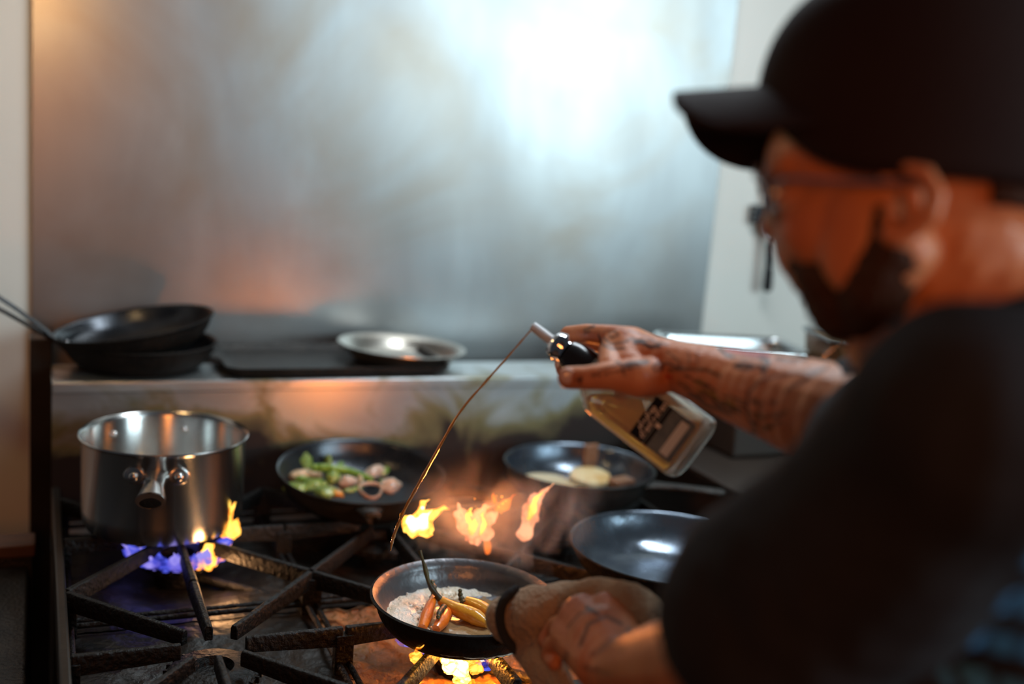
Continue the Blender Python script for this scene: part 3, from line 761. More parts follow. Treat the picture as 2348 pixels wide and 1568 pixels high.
for k in range(20):
    a = 360*k/20
    sel.append((a, .036, .011, 'flame_yellow' if k % 3 else 'flame_violet', k, .080))
sel += [(-85, .042, .016, 'flame_white', 1, .055), (-100, .040, .014, 'flame_white', 3, .058), (-120, .040, .013, 'flame_yellow', 3, .07), (-50, .036, .013, 'flame_blue', 3, .075), (-150, .036, .014, 'flame_violet', 3, .08)]
bf2x = [(PZ(1062, 1568, .868), PY(1056, 1492, 1.065), .010, 1, .12), (PZ(1040, 1540, .885), PY(1025, 1496, 1.07), .010, 2, .15)]
bf2 = ringfire(.490, 1.18, sel, 'bright yellow-white gas flame under the frying carrots', 'gas flames of lit burners')

fpart(bf2, 'flame_tongue', bf2x, 'flame_white')
fpart(bf2, 'flame_tongue', [(PZ(1090, 1545, .88), PY(1095, 1496, 1.06), .008, 2, .15), (PZ(965, 1530, .88), PY(955, 1475, 1.07), .008, 3, .15)], 'flame_yellow')
fpart(bf2, 'flame_tongue', [(PZ(1118, 1535, .885), PY(1105, 1496, 1.065), .009, 3, .2)], 'flame_blue')
fpart(bf2, 'flame_tongue', [(PZ(935, 1480, .89), PY(925, 1455, 1.09), .010, 3, .2)], 'flame_violet')
# ------------------------------------------------------------------ bottle
spt = P(1221, 747, 1.098); btm = P(1595, 1034, 1.022)
ax = (spt-btm).normalized(); Lb = (spt-btm).length
fv = (CP-(spt+btm)/2); fv = (fv-ax*fv.dot(ax)).normalized(); fv = (Matrix.Rotation(math.radians(-6), 3, ax) @ fv); sv = ax.cross(fv)
BM = Matrix((( sv.x, fv.x, ax.x, btm.x), (sv.y, fv.y, ax.y, btm.y), (sv.z, fv.z, ax.z, btm.z), (0, 0, 0, 1)))
bot = empty('oil_bottle', btm, 'clear square bottle of amber liquid with pour spout and dark label in the tattooed hand', 'bottle')
def rings_of(spec, n=8):
    out = []
    for w, d, r, z in spec: out.append([BM @ Vector((x, y, z)) for x, y in rrect(w, d, min(r, w/2-.0001, d/2-.0001), n)])
    return out
W, D = .067, .050
mb = MB()
loft(mb, rings_of([(W*.8, D*.75, .012, 0), (W*.95, D*.92, .014, .002), (W, D, .014, .007), (W, D, .014, .098), (W*.97, D*.97, .015, .108), (W*.85, D*.88, .018, .117), (.045, .040, .019, .125), (.030, .030, .0149, .131), (.028, .028, .0139, .150),
                   (.022, .022, .0109, .150), (.022, .022, .0109, .131), (.038, .034, .016, .122), (W*.8, D*.82, .017, .113), (W*.92, D*.91, .013, .104), (W-.004, D-.004, .012, .098), (W-.004, D-.004, .012, .009), (W*.8, D*.75, .010, .006)]))
mb.build('glass_body', 'bottle_glass', bot)
# liquid: the inside filled up to a level plane
bm = bmesh.new(); mb = MB()
loft(mb, rings_of([(W*.78, D*.72, .010, .0065), (W-.0045, D-.0045, .012, .010), (W-.0045, D-.0045, .012, .098), (W*.91, D*.90, .013, .104), (W*.78, D*.80, .016, .113), (.036, .032, .0155, .122), (.021, .021, .0104, .131)]))
me = bpy.data.meshes.new('liquid'); me.from_pydata([tuple(v) for v in mb.v], [], mb.f); bm.from_mesh(me)
lv = PZ(1420, 930, 0); lvz = P(1440, 925, 1.05).z
g = bmesh.ops.bisect_plane(bm, geom=bm.verts[:]+bm.edges[:]+bm.faces[:], plane_co=(0, 0, lvz), plane_no=(0, 0, 1), clear_outer=True)
ed = [e for e in g['geom_cut'] if isinstance(e, bmesh.types.BMEdge)]
bmesh.ops.edgenet_fill(bm, edges=ed); bmesh.ops.recalc_face_normals(bm, faces=bm.faces); bm.to_mesh(me); bm.free()
o = bpy.data.objects.new('liquid', me); COL.objects.link(o); me.materials.append(M['liquid_amber']); setp(o, bot)
def patch(name, x0, x1, z0, z1, m, parent, off=.0006, poly=None, label=None):
    pts = poly or [(x0, z0), (x1, z0), (x1, z1), (x0, z1)]
    n = len(pts); y = D/2+off
    vs = [BM @ Vector((x, y, z)) for x, z in pts]+[BM @ Vector((x, y-.0003, z)) for x, z in pts]
    mb = MB().add(vs, [tuple(range(n)), tuple(range(n, 2*n))[::-1]]+[(i, (i+1) % n, (i+1) % n+n, i+n) for i in range(n)])
    o = mb.build(name, m, parent, smooth=False)
    if label: o['label'] = label
    return o
hw = .0215
lb = patch('label', -hw, hw, .008, .055, 'label_slate', bot, label='dark label with pale slanted lettering')
patch('label_band', -hw, hw, .040, .055, 'label_dark', lb, .0009)
patch('label_band', -hw, hw, .0350, .0385, 'label_dark', lb, .0009)
patch('label_panel', -hw+.003, hw-.004, .013, .022, 'label_white', lb, .0009)
patch('label_panel', -.002, .002, .0345, .0395, 'label_ink', lb, .0012)
# slanted, blurred brush lettering in two rows
mb = MB()
for row, (z0, z1, n, xa, xb) in enumerate(((.0480, .0530, 7, -.012, .010), (.0412, .0470, 10, -.018, .018))):
    for k in range(n):
        x = xa+(xb-xa)*k/(n-1); hh = z1-z0; kd = (k*5+row*3+1) % 6; lw = (xb-xa)/(n-1)
        if kd in (0, 3): ss = [((x, z0), (x+.0008, z1+.0012), .0011)]
        elif kd == 1: ss = [((x, z0), (x+.0003, z0+hh*.6), .0010), ((x, z0+hh*.6), (x+lw*.6, z0+hh*.6), .0010), ((x+lw*.6, z0+hh*.6), (x+lw*.5, z0), .0010)]
        elif kd == 2: ss = [((x, z0+.0004), (x, z0+hh*.6), .0012), ((x+lw*.55, z0+.0004), (x+lw*.55, z0+hh*.6), .0012), ((x, z0+.0004), (x+lw*.55, z0+.0004), .0010), ((x, z0+hh*.6), (x+lw*.55, z0+hh*.6), .0010)]
        elif kd == 4: ss = [((x, z0+hh*.6), (x+lw*.3, z0), .0010), ((x+lw*.3, z0), (x+lw*.7, z1), .0010)]
        else: ss = [((x, z0), (x+.0004, z0+hh*.7), .0012), ((x+.0004, z0+hh*.5), (x+lw*.6, z0+hh*.66), .0010)]
        for u, v, w in ss:
            y = D/2+.0014; e1 = Vector((v[0]-u[0], v[1]-u[1])).normalized(); nx, nz = -e1.y*w/2, e1.x*w/2
            mb.add([BM @ Vector((u[0]-nx, y, u[1]-nz)), BM @ Vector((u[0]+nx, y, u[1]+nz)), BM @ Vector((v[0]+nx, y, v[1]+nz)), BM @ Vector((v[0]-nx, y, v[1]-nz))], [(0, 1, 2, 3)])
mb.build('lettering', 'label_ink', lb, smooth=False)
TZ = lambda z: BM @ Matrix.Translation((0, 0, z))
Ls = Lb
MB().lathe([(0, 0), (.0175, 0), (.0182, .004), (.0170, .026), (.0150, .033), (.009, .035), (0, .035)], 40, TZ(Ls-.082)).build('bottle_cap', 'black_plastic', bot)
MB().lathe([(0, .0), (.0120, .0), (.0120, .003), (.0145, .006), (.0150, .010), (.0125, .016), (.008, .019), (.006, .0195), (0, .0195)], 40, TZ(Ls-.046)).build('pour_collar', 'chrome', bot)
MB().lathe([(.0030, 0), (.0052, 0), (.0054, .012), (.0050, .027), (.0033, .028), (.0030, .026), (.0030, 0)], 28, TZ(Ls-.028)).build('spout', 'spout_clear', bot)

# pouring stream
c = curve([P(1218, 756, 1.099), P(1180, 800, 1.115), P(1120, 868, 1.140), P(1058, 940, 1.165), P(1010, 1020, 1.19), P(965, 1100, 1.212), P(928, 1168, 1.235), P(908, 1215, 1.255), P(900, 1240, 1.262), P(896, 1262, 1.27)], 60)
n = len(c)
mb = MB(); mb.tube(c, [(.0008+.0012*min(1, i/n*1.6))*(1+.25*math.sin(i*1.9)*math.sin(i*.37))*(1 if i < n*.86 else max(.25, 1-(i/n-.86)*6)) for i in range(n)], 8)
tag(mb.build('oil_pour', 'oil_stream', origin=c[0]), 'thin amber stream of liquid falling from the bottle spout into the pan', 'liquid stream')

# ------------------------------------------------------------------ the chef
chef = empty('person', (0.75, .55, 0), 'person in dark cap, glasses and black t-shirt pouring from a bottle and holding a pan', 'person')
f0 = Vector((-.94, .085, -.29)).normalized(); l0 = Vector((-.30, .04, .95)); l0 = (l0-f0*l0.dot(f0)).normalized(); u0 = f0.cross(l0)
if u0.y < 0: u0 = -u0
fW, lW, uW = CV(*f0), CV(*l0), CV(*u0)
earP = P(2108, 480, .655)
H = earP - fW*(-.008) - lW*.078 - uW*(-.005)
def h(f, l, u):
    if u < 14 and f > 40: f = 40+(f-40)*.74
    if u < -5: u = -5+(u+5)*.58
    if u < -12 and f > 0: f -= (-u-12)*.80*min(1, f/50)
    return H + fW*f*.001 + lW*l*.001 + uW*u*.001
HR = Matrix(((fW.x, lW.x, uW.x), (fW.y, lW.y, uW.y), (fW.z, lW.z, uW.z)))
def hball(mb, f, l, u, r): mb.ball(h(f, l, u), tuple(x*.001 for x in r), 28, 18, HR)
mb = MB()
hball(mb, -22, 0, 42, (96, 74, 84)); hball(mb, 26, 0, -4, (54, 60, 62)); hball(mb, 40, 0, 35, (52, 62, 45))
hball(mb, 72, 0, 26, (20, 50, 12)); hball(mb, 80, 0, 4, (16, 24, 26)); hball(mb, 64, 0, -20, (26, 40, 36))
for s in (-1, 1):
    hball(mb, 50, s*34, -18, (30, 24, 28)); mb.limb([h(-2, s*58, -45), h(20, s*50, -78), h(62, s*22, -96)], [.020, .020, .020])
    hball(mb, 76, s*30, 6, (14, 16, 12)); hball(mb, 20, s*50, -30, (34, 18, 42))
mb.limb([h(80, 0, 22), h(88, 0, 2), h(94, 0, -10)], [.011, .012, .0115])
for s in (-1, 1): hball(mb, 86, s*11, -13, (11, 8, 8))
hball(mb, 70, 0, -96, (24, 24, 18)); hball(mb, 78, 0, -52, (20, 30, 26)); hball(mb, 94, 0, -46, (8, 22, 5)); hball(mb, 92, 0, -58, (8, 20, 6))
# neck
NB = P(2300, 850, .70)
mb.limb([h(-35, 0, -30), h(-50, 0, -80), NB+CV(0, 0, 0)], [.060, .058, .066])
mb.limb([h(10, 0, -85), NB+CV(-.03, -.03, 0)], [.040, .05])
# ears
for s in (-1, 1):
    e0 = lambda f, u, l=0: h(6+f*.9, s*(74+l), -9+u*.95)
    mb.limb([e0(8, 24, 2), e0(-4, 30, 6), e0(-18, 26, 10), e0(-26, 12, 13), e0(-24, -6, 12), e0(-14, -20, 8), e0(-2, -29, 4), e0(6, -24, 2)], [.0042, .005, .005, .005, .005, .005, .0062, .005])
    mb.limb([e0(-6, 14, 3), e0(-15, 2, 5), e0(-8, -12, 4)], [.0038, .0042, .004])
    mb.limb([e0(-12, 14, 0), e0(-10, -14, 0)], [.006, .006])
    mb.ball(e0(4, -4, 3), .0045)
# torso
SL = P(2225, 1000, .56); SRt = P(2190, 930, .93)
chest = P(2260, 1230, .74); belly = P(2310, 1560, .76); hip = P(2360, 2050, .80)
mb.limb([NB, chest, belly, hip], [.07, .125, .13, .14]); mb.limb([SL, NB+CV(0, -.03, 0), SRt], [.055, .06, .055])
mb.limb([SL, chest], [.06, .11]); mb.limb([SRt, chest], [.06, .11])
# left arm
EL = P(1765, 1500, .68); WL = P(1425, 1540, .93)
mb.limb([SL, EL], [.052, .044]); mb.limb([EL, EL.lerp(WL, .35), WL], [.042, .040, .028])
# left hand round the pan handle (through the towel)
hb_ = lambda px, py, d: P(px, py, d)
mb.limb([WL, hb_(1385, 1475, .975)], [.030, .034]); mb.limb([hb_(1400, 1490, .96), hb_(1340, 1425, 1.01)], [.030, .026])
mb.limb([hb_(1420, 1500, .95), hb_(1395, 1410, 1.0)], [.028, .022]); mb.limb([hb_(1380, 1520, .95), hb_(1312, 1455, 1.01)], [.026, .022])
kn = [((1375, 1392, 1.01), (1350, 1385, 1.055), (1315, 1405, 1.06), (1300, 1440, 1.04)),
      ((1338, 1405, 1.01), (1305, 1405, 1.05), (1278, 1432, 1.055), (1282, 1465, 1.035)),
      ((1308, 1430, 1.01), (1275, 1438, 1.04), (1255, 1465, 1.045), (1268, 1492, 1.03)),
      ((1295, 1465, 1.00), (1268, 1478, 1.02), (1258, 1502, 1.03), (1272, 1520, 1.01))]
for i, k in enumerate(kn): mb.limb([hb_(*p) for p in k], [.0125, .0108, .0098, .0085] if i < 3 else [.011, .0095, .0085, .0075])
mb.limb([hb_(1430, 1490, .95), hb_(1448, 1430, .99), hb_(1440, 1395, 1.04), hb_(1410, 1378, 1.07)], [.018, .015, .0115, .010])
# right arm
ER = P(1985, 975, .85)
mb.limb([SRt, ER], [.052, .046])
mb.limb([ER, P(1880, 945, .885), P(1780, 912, .92), P(1700, 889, .95), P(1620, 861, .975), P(1555, 840, 1.0), P(1505, 828, 1.015)], [.046, .043, .038, .033, .028, .0242, .0235])
# right hand: palm, web, fingers and thumb round the neck of the bottle
mb.limb([P(1505, 832, 1.015), P(1455, 822, 1.03), P(1425, 812, 1.045)], [.0235, .026, .023])
mb.limb([P(1500, 815, 1.025), P(1450, 785, 1.045), P(1405, 772, 1.06)], [.018, .0155, .0118])
mb.limb([P(1495, 835, 1.045), P(1450, 820, 1.075), P(1430, 800, 1.09)], [.018, .018, .014])
mb.limb([P(1405, 772, 1.06), P(1345, 764, 1.090), P(1303, 766, 1.120), P(1290, 782, 1.138)], [.0118, .0098, .0088, .0078])      # index
mb.limb([P(1430, 795, 1.095), P(1370, 790, 1.135), P(1310, 812, 1.150), P(1290, 832, 1.125), P(1292, 848, 1.100)], [.012, .0102, .0095, .0088, .0078])      # middle
mb.limb([P(1450, 815, 1.105), P(1400, 840, 1.145), P(1345, 866, 1.135), P(1335, 872, 1.105)], [.0115, .010, .009, .0078])      # ring
mb.limb([P(1475, 835, 1.100), P(1452, 862, 1.125), P(1430, 892, 1.105), P(1421, 917, 1.075)], [.0105, .009, .0082, .0072])      # little
mb.limb([P(1510, 862, 1.0), P(1460, 866, .985), P(1405, 862, .985), P(1345, 866, .99), P(1304, 866, 1.0)], [.018, .0185, .0135, .0112, .0108])      # thumb
mb.limb([P(1408, 790, 1.05), P(1398, 812, 1.02), P(1400, 842, 1.0)], [.0115, .010, .012]); mb.limb([P(1440, 800, 1.035), P(1440, 845, 1.01)], [.022, .020])
mb.ball(P(1510, 872, 1.03), .014)
# ---- ink, painted on the skin where the tattoos are
DK = (.014, .012, .016); BR_ = (.10, .05, .02); RD = (.42, .03, .05); YL = (.30, .16, .02)
S = []
def st(pts, w, c=DK, a=.8): S.append((pts, w, c, a))
st([(1358, 860), (1385, 846), (1420, 835), (1445, 832)], 2.6); st([(1358, 862), (1390, 858), (1420, 850), (1446, 845)], 2.6)
st([(1418, 830), (1428, 848), (1434, 862)], 4); st([(1420, 832), (1412, 828)], 4); st([(1432, 838), (1482, 828)], 9, DK, .6); st([(1430, 847), (1484, 836), (1488, 828), (1440, 830)], 3)
st([(1328, 872), (1333, 868)], 7, DK, .7); st([(1320, 871), (1324, 871)], 4, DK, .6); st([(1330, 862), (1331, 882)], 3, DK, .6)
for o_, w_ in ((0, 3), (1, 3)):
    st([(1372, 768), (1380, 788), (1400, 800), (1432, 798)], 4, DK, .7)
st([(1385, 775), (1400, 790), (1430, 785), (1448, 776), (1470, 782)], 7, DK, .45); st([(1395, 762), (1410, 758), (1418, 768), (1404, 775), (1396, 768)], 3.5, DK, .6)
st([(1385, 760), (1405, 750), (1430, 756), (1436, 770)], 3, (.35, .1, .1), .5)
st([(1455, 785), (1470, 783), (1490, 795), (1512, 793)], 9, DK, .8); st([(1470, 778), (1495, 782), (1530, 790)], 4, DK, .6); st([(1340, 756), (1362, 748)], 7, DK, .5)
st([(1352, 760), (1340, 764)], 5, DK, .5); st([(1440, 757), (1480, 770), (1500, 778)], 4, (.2, .1, .12), .45)
st([(1530, 806), (1550, 822), (1562, 840)], 3.2, DK, .6); st([(1578, 806), (1582, 836)], 4, DK, .4); st([(1600, 806), (1598, 836)], 4, DK, .35)
st([(1502, 835), (1512, 829), (1522, 836), (1518, 848), (1504, 850), (1496, 842), (1502, 835)], 4, DK, .7); st([(1508, 838), (1516, 842)], 8, DK, .45)
st([(1525, 832), (1545, 838), (1562, 846)], 4); st([(1535, 848), (1580, 846), (1620, 848), (1650, 862)], 7, BR_, .85)
for k in range(46):
    x = random.uniform(1545, 1690); base = 852+(x-1545)*.42; y = base+random.uniform(-4, 52-(x-1545)*.05); l = random.uniform(14, 34)
    st([(x, y), (x+l*.6, y+l*.25+random.uniform(-4, 4)), (x+l, y+l*.55)], random.uniform(2.5, 5.5), random.choice([DK, BR_, BR_, (.05, .03, .02)]), random.uniform(.45, .85))
for k in range(10):
    x = random.uniform(1590, 1680); y = 870+(x-1590)*.5+random.uniform(-6, 22); st([(x, y), (x+14, y+8)], 6, YL, .5)
st([(1528, 863), (1538, 864)], 9, (.5, .05, .02), .6)
st([(1668, 800), (1700, 806), (1735, 812), (1762, 812)], 11, RD, .8); st([(1648, 797), (1664, 812), (1680, 818)], 8, DK, .75); st([(1665, 818), (1720, 820), (1762, 822)], 3, DK, .6)
st([(1684, 838), (1705, 832), (1730, 840), (1712, 846), (1690, 842)], 8, DK, .75); st([(1745, 820), (1762, 828), (1752, 850), (1742, 838)], 10, DK, .75); st([(1752, 850), (1748, 862)], 6, DK, .6)
st([(1780, 820), (1810, 826), (1850, 822)], 8, DK, .55); st([(1715, 900), (1740, 875), (1780, 862), (1830, 855), (1880, 850)], 6, (.12, .03, .02), .7)
st([(1716, 900), (1712, 930), (1716, 960), (1728, 975)], 6, DK, .75)
for k in range(22):
    x = random.uniform(1715, 1790); y = random.uniform(915, 990); st([(x, y), (x+12, y+random.uniform(-9, 9))], random.uniform(4, 8), random.choice([DK, BR_, (.06, .06, .02)]), .6)
for k in range(7): st([(1800+k*14, 900-k*8), (1812+k*14, 886-k*8)], 6, DK, .5)
# left hand
st([(1345, 1392), (1372, 1408)], 9, DK, .6); st([(1300, 1440), (1330, 1405), (1360, 1400)], 5, DK, .4); st([(1330, 1480), (1350, 1430), (1390, 1412), (1425, 1430)], 9, DK, .5)
st([(1360, 1500), (1400, 1470), (1440, 1500)], 14, DK, .3); st([(1300, 1500), (1290, 1530)], 14, DK, .35); st([(1440, 1440), (1470, 1500)], 10, DK, .3); st([(1340, 1530), (1400, 1545)], 12, DK, .3)
def ink(me, co):
    n = len(co); R3 = np.array([[RM[i][j] for j in range(3)] for i in range(3)])
    c = (co-np.array(CP)) @ R3; dpt = -c[:, 2]; px = 1174+FP*c[:, 0]/dpt; py = 784-FP*c[:, 1]/dpt
    no = np.empty(n*3); me.vertices.foreach_get('normal', no); no = no.reshape(-1, 3)
    vd = np.array(CP)-co; vd /= np.linalg.norm(vd, axis=1)[:, None]; face = (no*vd).sum(1)
    col = np.zeros((n, 4)); ok = (face > .05) & (dpt > .84)
    for pts, w, cc, al in S:
        xs = [p[0] for p in pts]; ys = [p[1] for p in pts]
        idx = np.where(ok & (px > min(xs)-w-3) & (px < max(xs)+w+3) & (py > min(ys)-w-3) & (py < max(ys)+w+3))[0]
        if not len(idx): continue
        best = np.full(len(idx), 1e9)
        for a, b in zip(pts[:-1], pts[1:]):
            ax_, ay = a; bx, by = b; dx, dy = bx-ax_, by-ay; L2 = dx*dx+dy*dy+1e-6
            t = np.clip(((px[idx]-ax_)*dx+(py[idx]-ay)*dy)/L2, 0, 1)
            best = np.minimum(best, np.hypot(px[idx]-ax_-t*dx, py[idx]-ay-t*dy))
        k = np.clip(1.35-best/(w*.55), 0, 1)*min(1, al*1.5)
        old = col[idx]; na = 1-(1-old[:, 3])*(1-k); wgt = np.where(na > 0, k/np.maximum(na, 1e-6), 0)
        col[idx, :3] = old[:, :3]*(1-wgt)[:, None]+np.array(cc)*wgt[:, None]; col[idx, 3] = na
    at = me.attributes.new('ink', 'FLOAT_COLOR', 'POINT'); at.data.foreach_set('color', col.ravel().astype(np.float32))
remeshed(mb, 'body', 'skin', .0018, 6, chef, ink)
# nails
for p, nrm, r in ((P(1300, 862, .988), (0, 0, 1), (.0085, .0075)),):
    MB().ball(p, (.0085, .0072, .0022), 20, 12, (CV(1, 0, 0).to_track_quat('X', 'Z').to_matrix() if False else Matrix((CV(1, 0, 0), CV(0, 1, 0), CV(0, .25, 1))).transposed())).build('thumbnail', 'nail', chef)
# hair above the neck and beard
mb = MB()
for s in (-1, 1):
    mb.limb([h(66, 0, -100), h(55, s*26, -98), h(28, s*46, -80), h(4, s*60, -48)], [.028, .027, .025, .020]); mb.limb([h(4, s*60, -48), h(8, s*66, -34), h(12, s*68, -20), h(14, s*70, -6)], [.018, .013, .008, .005])
    mb.limb([h(84, 0, -38), h(80, s*20, -46), h(76, s*26, -70), h(72, s*16, -96)], [.0125, .016, .022, .029])
remeshed(mb, 'beard', 'hair_dark', .0028, 3, chef, disp=lambda c: .0022*noise.noise(c*160))
mb = MB()
for k in range(23):
    a = .35+(PI-.7)*k/22; mb.limb([h(-26-82*math.sin(a), 70*math.cos(a), 24), h(-26-78*math.sin(a), 68*math.cos(a), 6)], [.010, .005])
remeshed(mb, 'hair', 'hair_dark', .003, 2, chef, disp=lambda c: .0015*noise.noise(c*160))
# cap: panelled dome with a curved brim
capo = empty('cap', h(0, 0, 60), None, None); setp(capo, chef)
capo['label'] = 'very dark brown baseball cap'
mb = MB(); vs = []; fs = []; nu, nv = 72, 24
for j in range(nv+1):
    t = j/nv
    for i in range(nu):
        a = 2*PI*i/nu; ca, sa = math.cos(a), math.sin(a)
        ph = t*PI/2; rr = math.cos(ph)**.6; zz = math.sin(ph)
        fx = -16+(117 if ca > 0 else 112)*ca*rr; ly = 85*sa*rr; top = 118
        b0 = 14 + 66*max(0, ca)**3.4 - 2*max(0, -ca)          # rises a little over the forehead
        uu = b0+(168-b0)*zz
        seam = .9*abs(math.sin(3*a))**.3
        vs.append(h(fx*(1+.006*seam), ly*(1+.006*seam), uu))
for j in range(nv):
    for i in range(nu):
        l = (i+1) % nu; fs.append((j*nu+i, j*nu+l, (j+1)*nu+l, (j+1)*nu+i))
mb.add(vs, fs); o = mb.build('crown', 'cap_cloth', capo)
sd = o.modifiers.new('thick', 'SOLIDIFY'); sd.thickness = .003; sd.offset = -1
MB().ball(h(-16, 0, 168), (.008, .008, .004), 14, 8, HR).build('button', 'cap_cloth', capo)
mb = MB(); vs = []; fs = []; na, nr = 28, 12
for j in range(nr+1):
    t = j/nr
    for i in range(na+1):
        s = math.sin(PI/2*(-1+2*i/na)); l_ = 66*s
        root = -16+112*math.sqrt(max(0, 1-(l_/86)**2)); tipf = 92+66*max(0, 1-abs(s)**4)**.4
        fx = root+(tipf-root)*t; uu = 85-37*(s*s)-6*t
        vs.append(h(fx-2, l_*(1+.05*t), uu))
for j in range(nr):
    for i in range(na):
        a = j*(na+1)+i; fs.append((a, a+1, a+na+2, a+na+1))
mb.add(vs, fs); o = mb.build('brim', 'cap_cloth', capo)
sd = o.modifiers.new('thick', 'SOLIDIFY'); sd.thickness = .005; sd.offset = 0
# glasses
gl_ = empty('glasses', h(95, 0, 10), None, None); setp(gl_, chef); gl_['label'] = 'thin framed glasses'
for s in (-1, 1):
    e = []; cc = (94, 31*s, 6)
    for k in range(29):
        a = 2*PI*k/28; e.append(h(cc[0]-.06*abs(25*math.cos(a))-2*s*0, cc[1]+25*math.cos(a), cc[2]+20*math.sin(a)))
    MB().tube(e, .0014, 8, cap=False).build('lens_rim', 'lens_frame', gl_)
    mb = MB(); n = 28; mb.add(e[:n], [tuple(range(n))]); o = mb.build('lens', 'lens_glass', gl_); sd = o.modifiers.new('t', 'SOLIDIFY'); sd.thickness = .0015
    MB().tube(curve([h(92, s*56, 12), h(78, s*70, 12), h(20, s*78, 10), h(-8, s*82, 12)], 16), .0014, 8).build('temple', 'lens_frame', gl_)
MB().tube(curve([h(94, -6, 8), h(97, 0, 11), h(94, 6, 8)], 8), .0014, 8).build('bridge', 'lens_frame', gl_)

# t-shirt
mb = MB()
NS = NB+CV(.018, -.046, 0)
mb.limb([NS, chest, belly, hip], [.088, .142, .145, .155]); mb.limb([SL+CV(0, -.005, 0), NS, SRt], [.066, .072, .066])
mb.limb([SL, chest], [.07, .12]); mb.limb([SRt, chest], [.068, .12])
mb.limb([SL, SL.lerp(EL, .5), P(1782, 1405, .66)], [.066, .073, .073])
mb.limb([SRt, SRt.lerp(ER, .55), SRt.lerp(ER, .80)], [.066, .066, .064])
def folds(c):
    r = RM.transposed() @ (c-CP)
    return .005*noise.noise(Vector((r.x*9+r.y*7, r.y*3, r.z*4)))+.0025*noise.noise(Vector((r.x*24+r.y*14, r.y*7-r.x*3, r.z*9)))
def shirt_cut(me, co): pass
sh = remeshed(mb, 't_shirt', 'shirt_black', .005, 6, chef, disp=folds)
# printed rows on the back of the shirt
def print_mat():
    m = M['shirt_black'].copy(); m.name = 'shirt_printed'; nt = m.node_tree; L = nt.links.new; b = nt.nodes['Principled BSDF']
    src = b.inputs['Base Color'].links[0].from_socket
    at = nt.nodes.new('ShaderNodeAttribute'); at.attribute_name = 'print'
    mx = nt.nodes.new('ShaderNodeMix'); mx.data_type = 'RGBA'; L(at.outputs['Fac'], mx.inputs[0]); L(src, mx.inputs[6]); mx.inputs[7].default_value = (.06, .26, .52, 1)
    L(mx.outputs[2], b.inputs['Base Color']); MATS['shirt_printed'] = m
print_mat()
me = sh.data; me.materials.clear(); me.materials.append(M['shirt_printed'])
n = len(me.vertices); co = np.empty(n*3); me.vertices.foreach_get('co', co); co = co.reshape(-1, 3)
o3 = np.array(P(2210, 1160, .62)); ex = np.array(CV(.92, .38, 0)); ey = np.array(CV(-.2, -.98, 0))
d3 = co-o3; u = d3@ex; v = d3@ey
row = np.mod(v, .030)/.030; msk = (row < .55) & (d3[:, :] @ np.array(CV(1, 0, 0)) > -.006) & (u < .25) & (v > -.005) & (v < .24)
let = (np.mod(u*62+np.floor(v/.030)*1.7, 1) < .72)
vals = (msk & let).astype(np.float32)*.9
at = me.attributes.new('print', 'FLOAT', 'POINT'); at.data.foreach_set('value', vals)
# collar rib
e = []
cax = (h(-50, 0, -80)-NB).normalized(); ca = cax.cross(CV(0, 0, 1)).normalized(); cb = cax.cross(ca)
for k in range(33):
    a = 2*PI*k/32; e.append(NB+cax*.012+ca*math.cos(a)*.082+cb*math.sin(a)*.084)
MB().tube(e, [(.012, .005)]*33, 10, cap=False, up=cax).build('collar', 'shirt_black', chef)
# trousers and shoes, below the picture
hw_ = Vector((hip.x, hip.y, hip.z)); mb = MB()
side = Vector((lW.x, lW.y, 0)).normalized(); fwd = Vector((fW.x, fW.y, 0)).normalized()
mb.limb([hw_+side*.06, hw_-side*.06], [.15, .15])
for s in (-1, 1):
    mb.limb([hw_+side*.09*s, hw_+side*.11*s+Vector((0, 0, .50-hw_.z))+fwd*.03, hw_+side*.12*s+Vector((0, 0, .09-hw_.z))-fwd*.02], [.10, .07, .06])
remeshed(mb, 'trousers', 'trousers', .008, 4, chef)
for s in (-1, 1):
    b = hw_+side*.12*s-fwd*.02; b.z = .0
    mb = MB(); mb.limb([b+Vector((0, 0, .05))-fwd*.04, b+Vector((0, 0, .045))+fwd*.06, b+Vector((0, 0, .035))+fwd*.16], [.048, .044, .034])
    mb.v = [Vector((v.x, v.y, max(v.z, .001))) for v in mb.v]
    remeshed(mb, 'shoe', 'shoe_black', .006, 3, chef)

# ------------------------------------------------------------------ towel round the handle
tw = empty('kitchen_towel', P(1230, 1410, 1.08), 'beige folded kitchen towel wrapped round the pan handle under the hand', 'towel')
mb = MB()
mb.limb([P(1172, 1418, 1.095), P(1235, 1405, 1.075), P(1300, 1378, 1.06), P(1370, 1362, 1.03), P(1430, 1368, 1.0), P(1480, 1400, .98), P(1512, 1450, .96), P(1535, 1510, .93), P(1545, 1600, .90)],
        [.0260, .0270, .0200, .0150, .0145, .0150, .0150, .0150, .016])
for s in range(6):   # hanging flap
    t = s/5; mb.limb([P(1165+16*s, 1440+8*s, 1.10-.008*s), P(1215+14*s, 1520, 1.06-.006*s), P(1265+12*s, 1620, 1.03-.006*s)], [.010, .008, .007])
remeshed(mb, 'cloth', 'towel_cloth', .0028, 4, tw, disp=lambda c: .0035*noise.noise(c*38)+.0012*noise.noise(c*110))
c = P(1160, 1418, 1.098); axx = (P(1172, 1418, 1.095)-P(1235, 1405, 1.075)).normalized(); aa = axx.cross(CV(0, 1, 0)).normalized(); bb = axx.cross(aa); e = []
for k in range(21):
    a = math.radians(50+220*k/20); e.append(c-axx*.006+(bb*math.cos(a)*.026-aa*math.sin(a)*-.012)+CV(0, 0, .018))
e = curve([P(1186, 1352, 1.085), P(1158, 1372, 1.075), P(1146, 1410, 1.07), P(1156, 1455, 1.07), P(1185, 1490, 1.07), P(1225, 1500, 1.07)], 24)
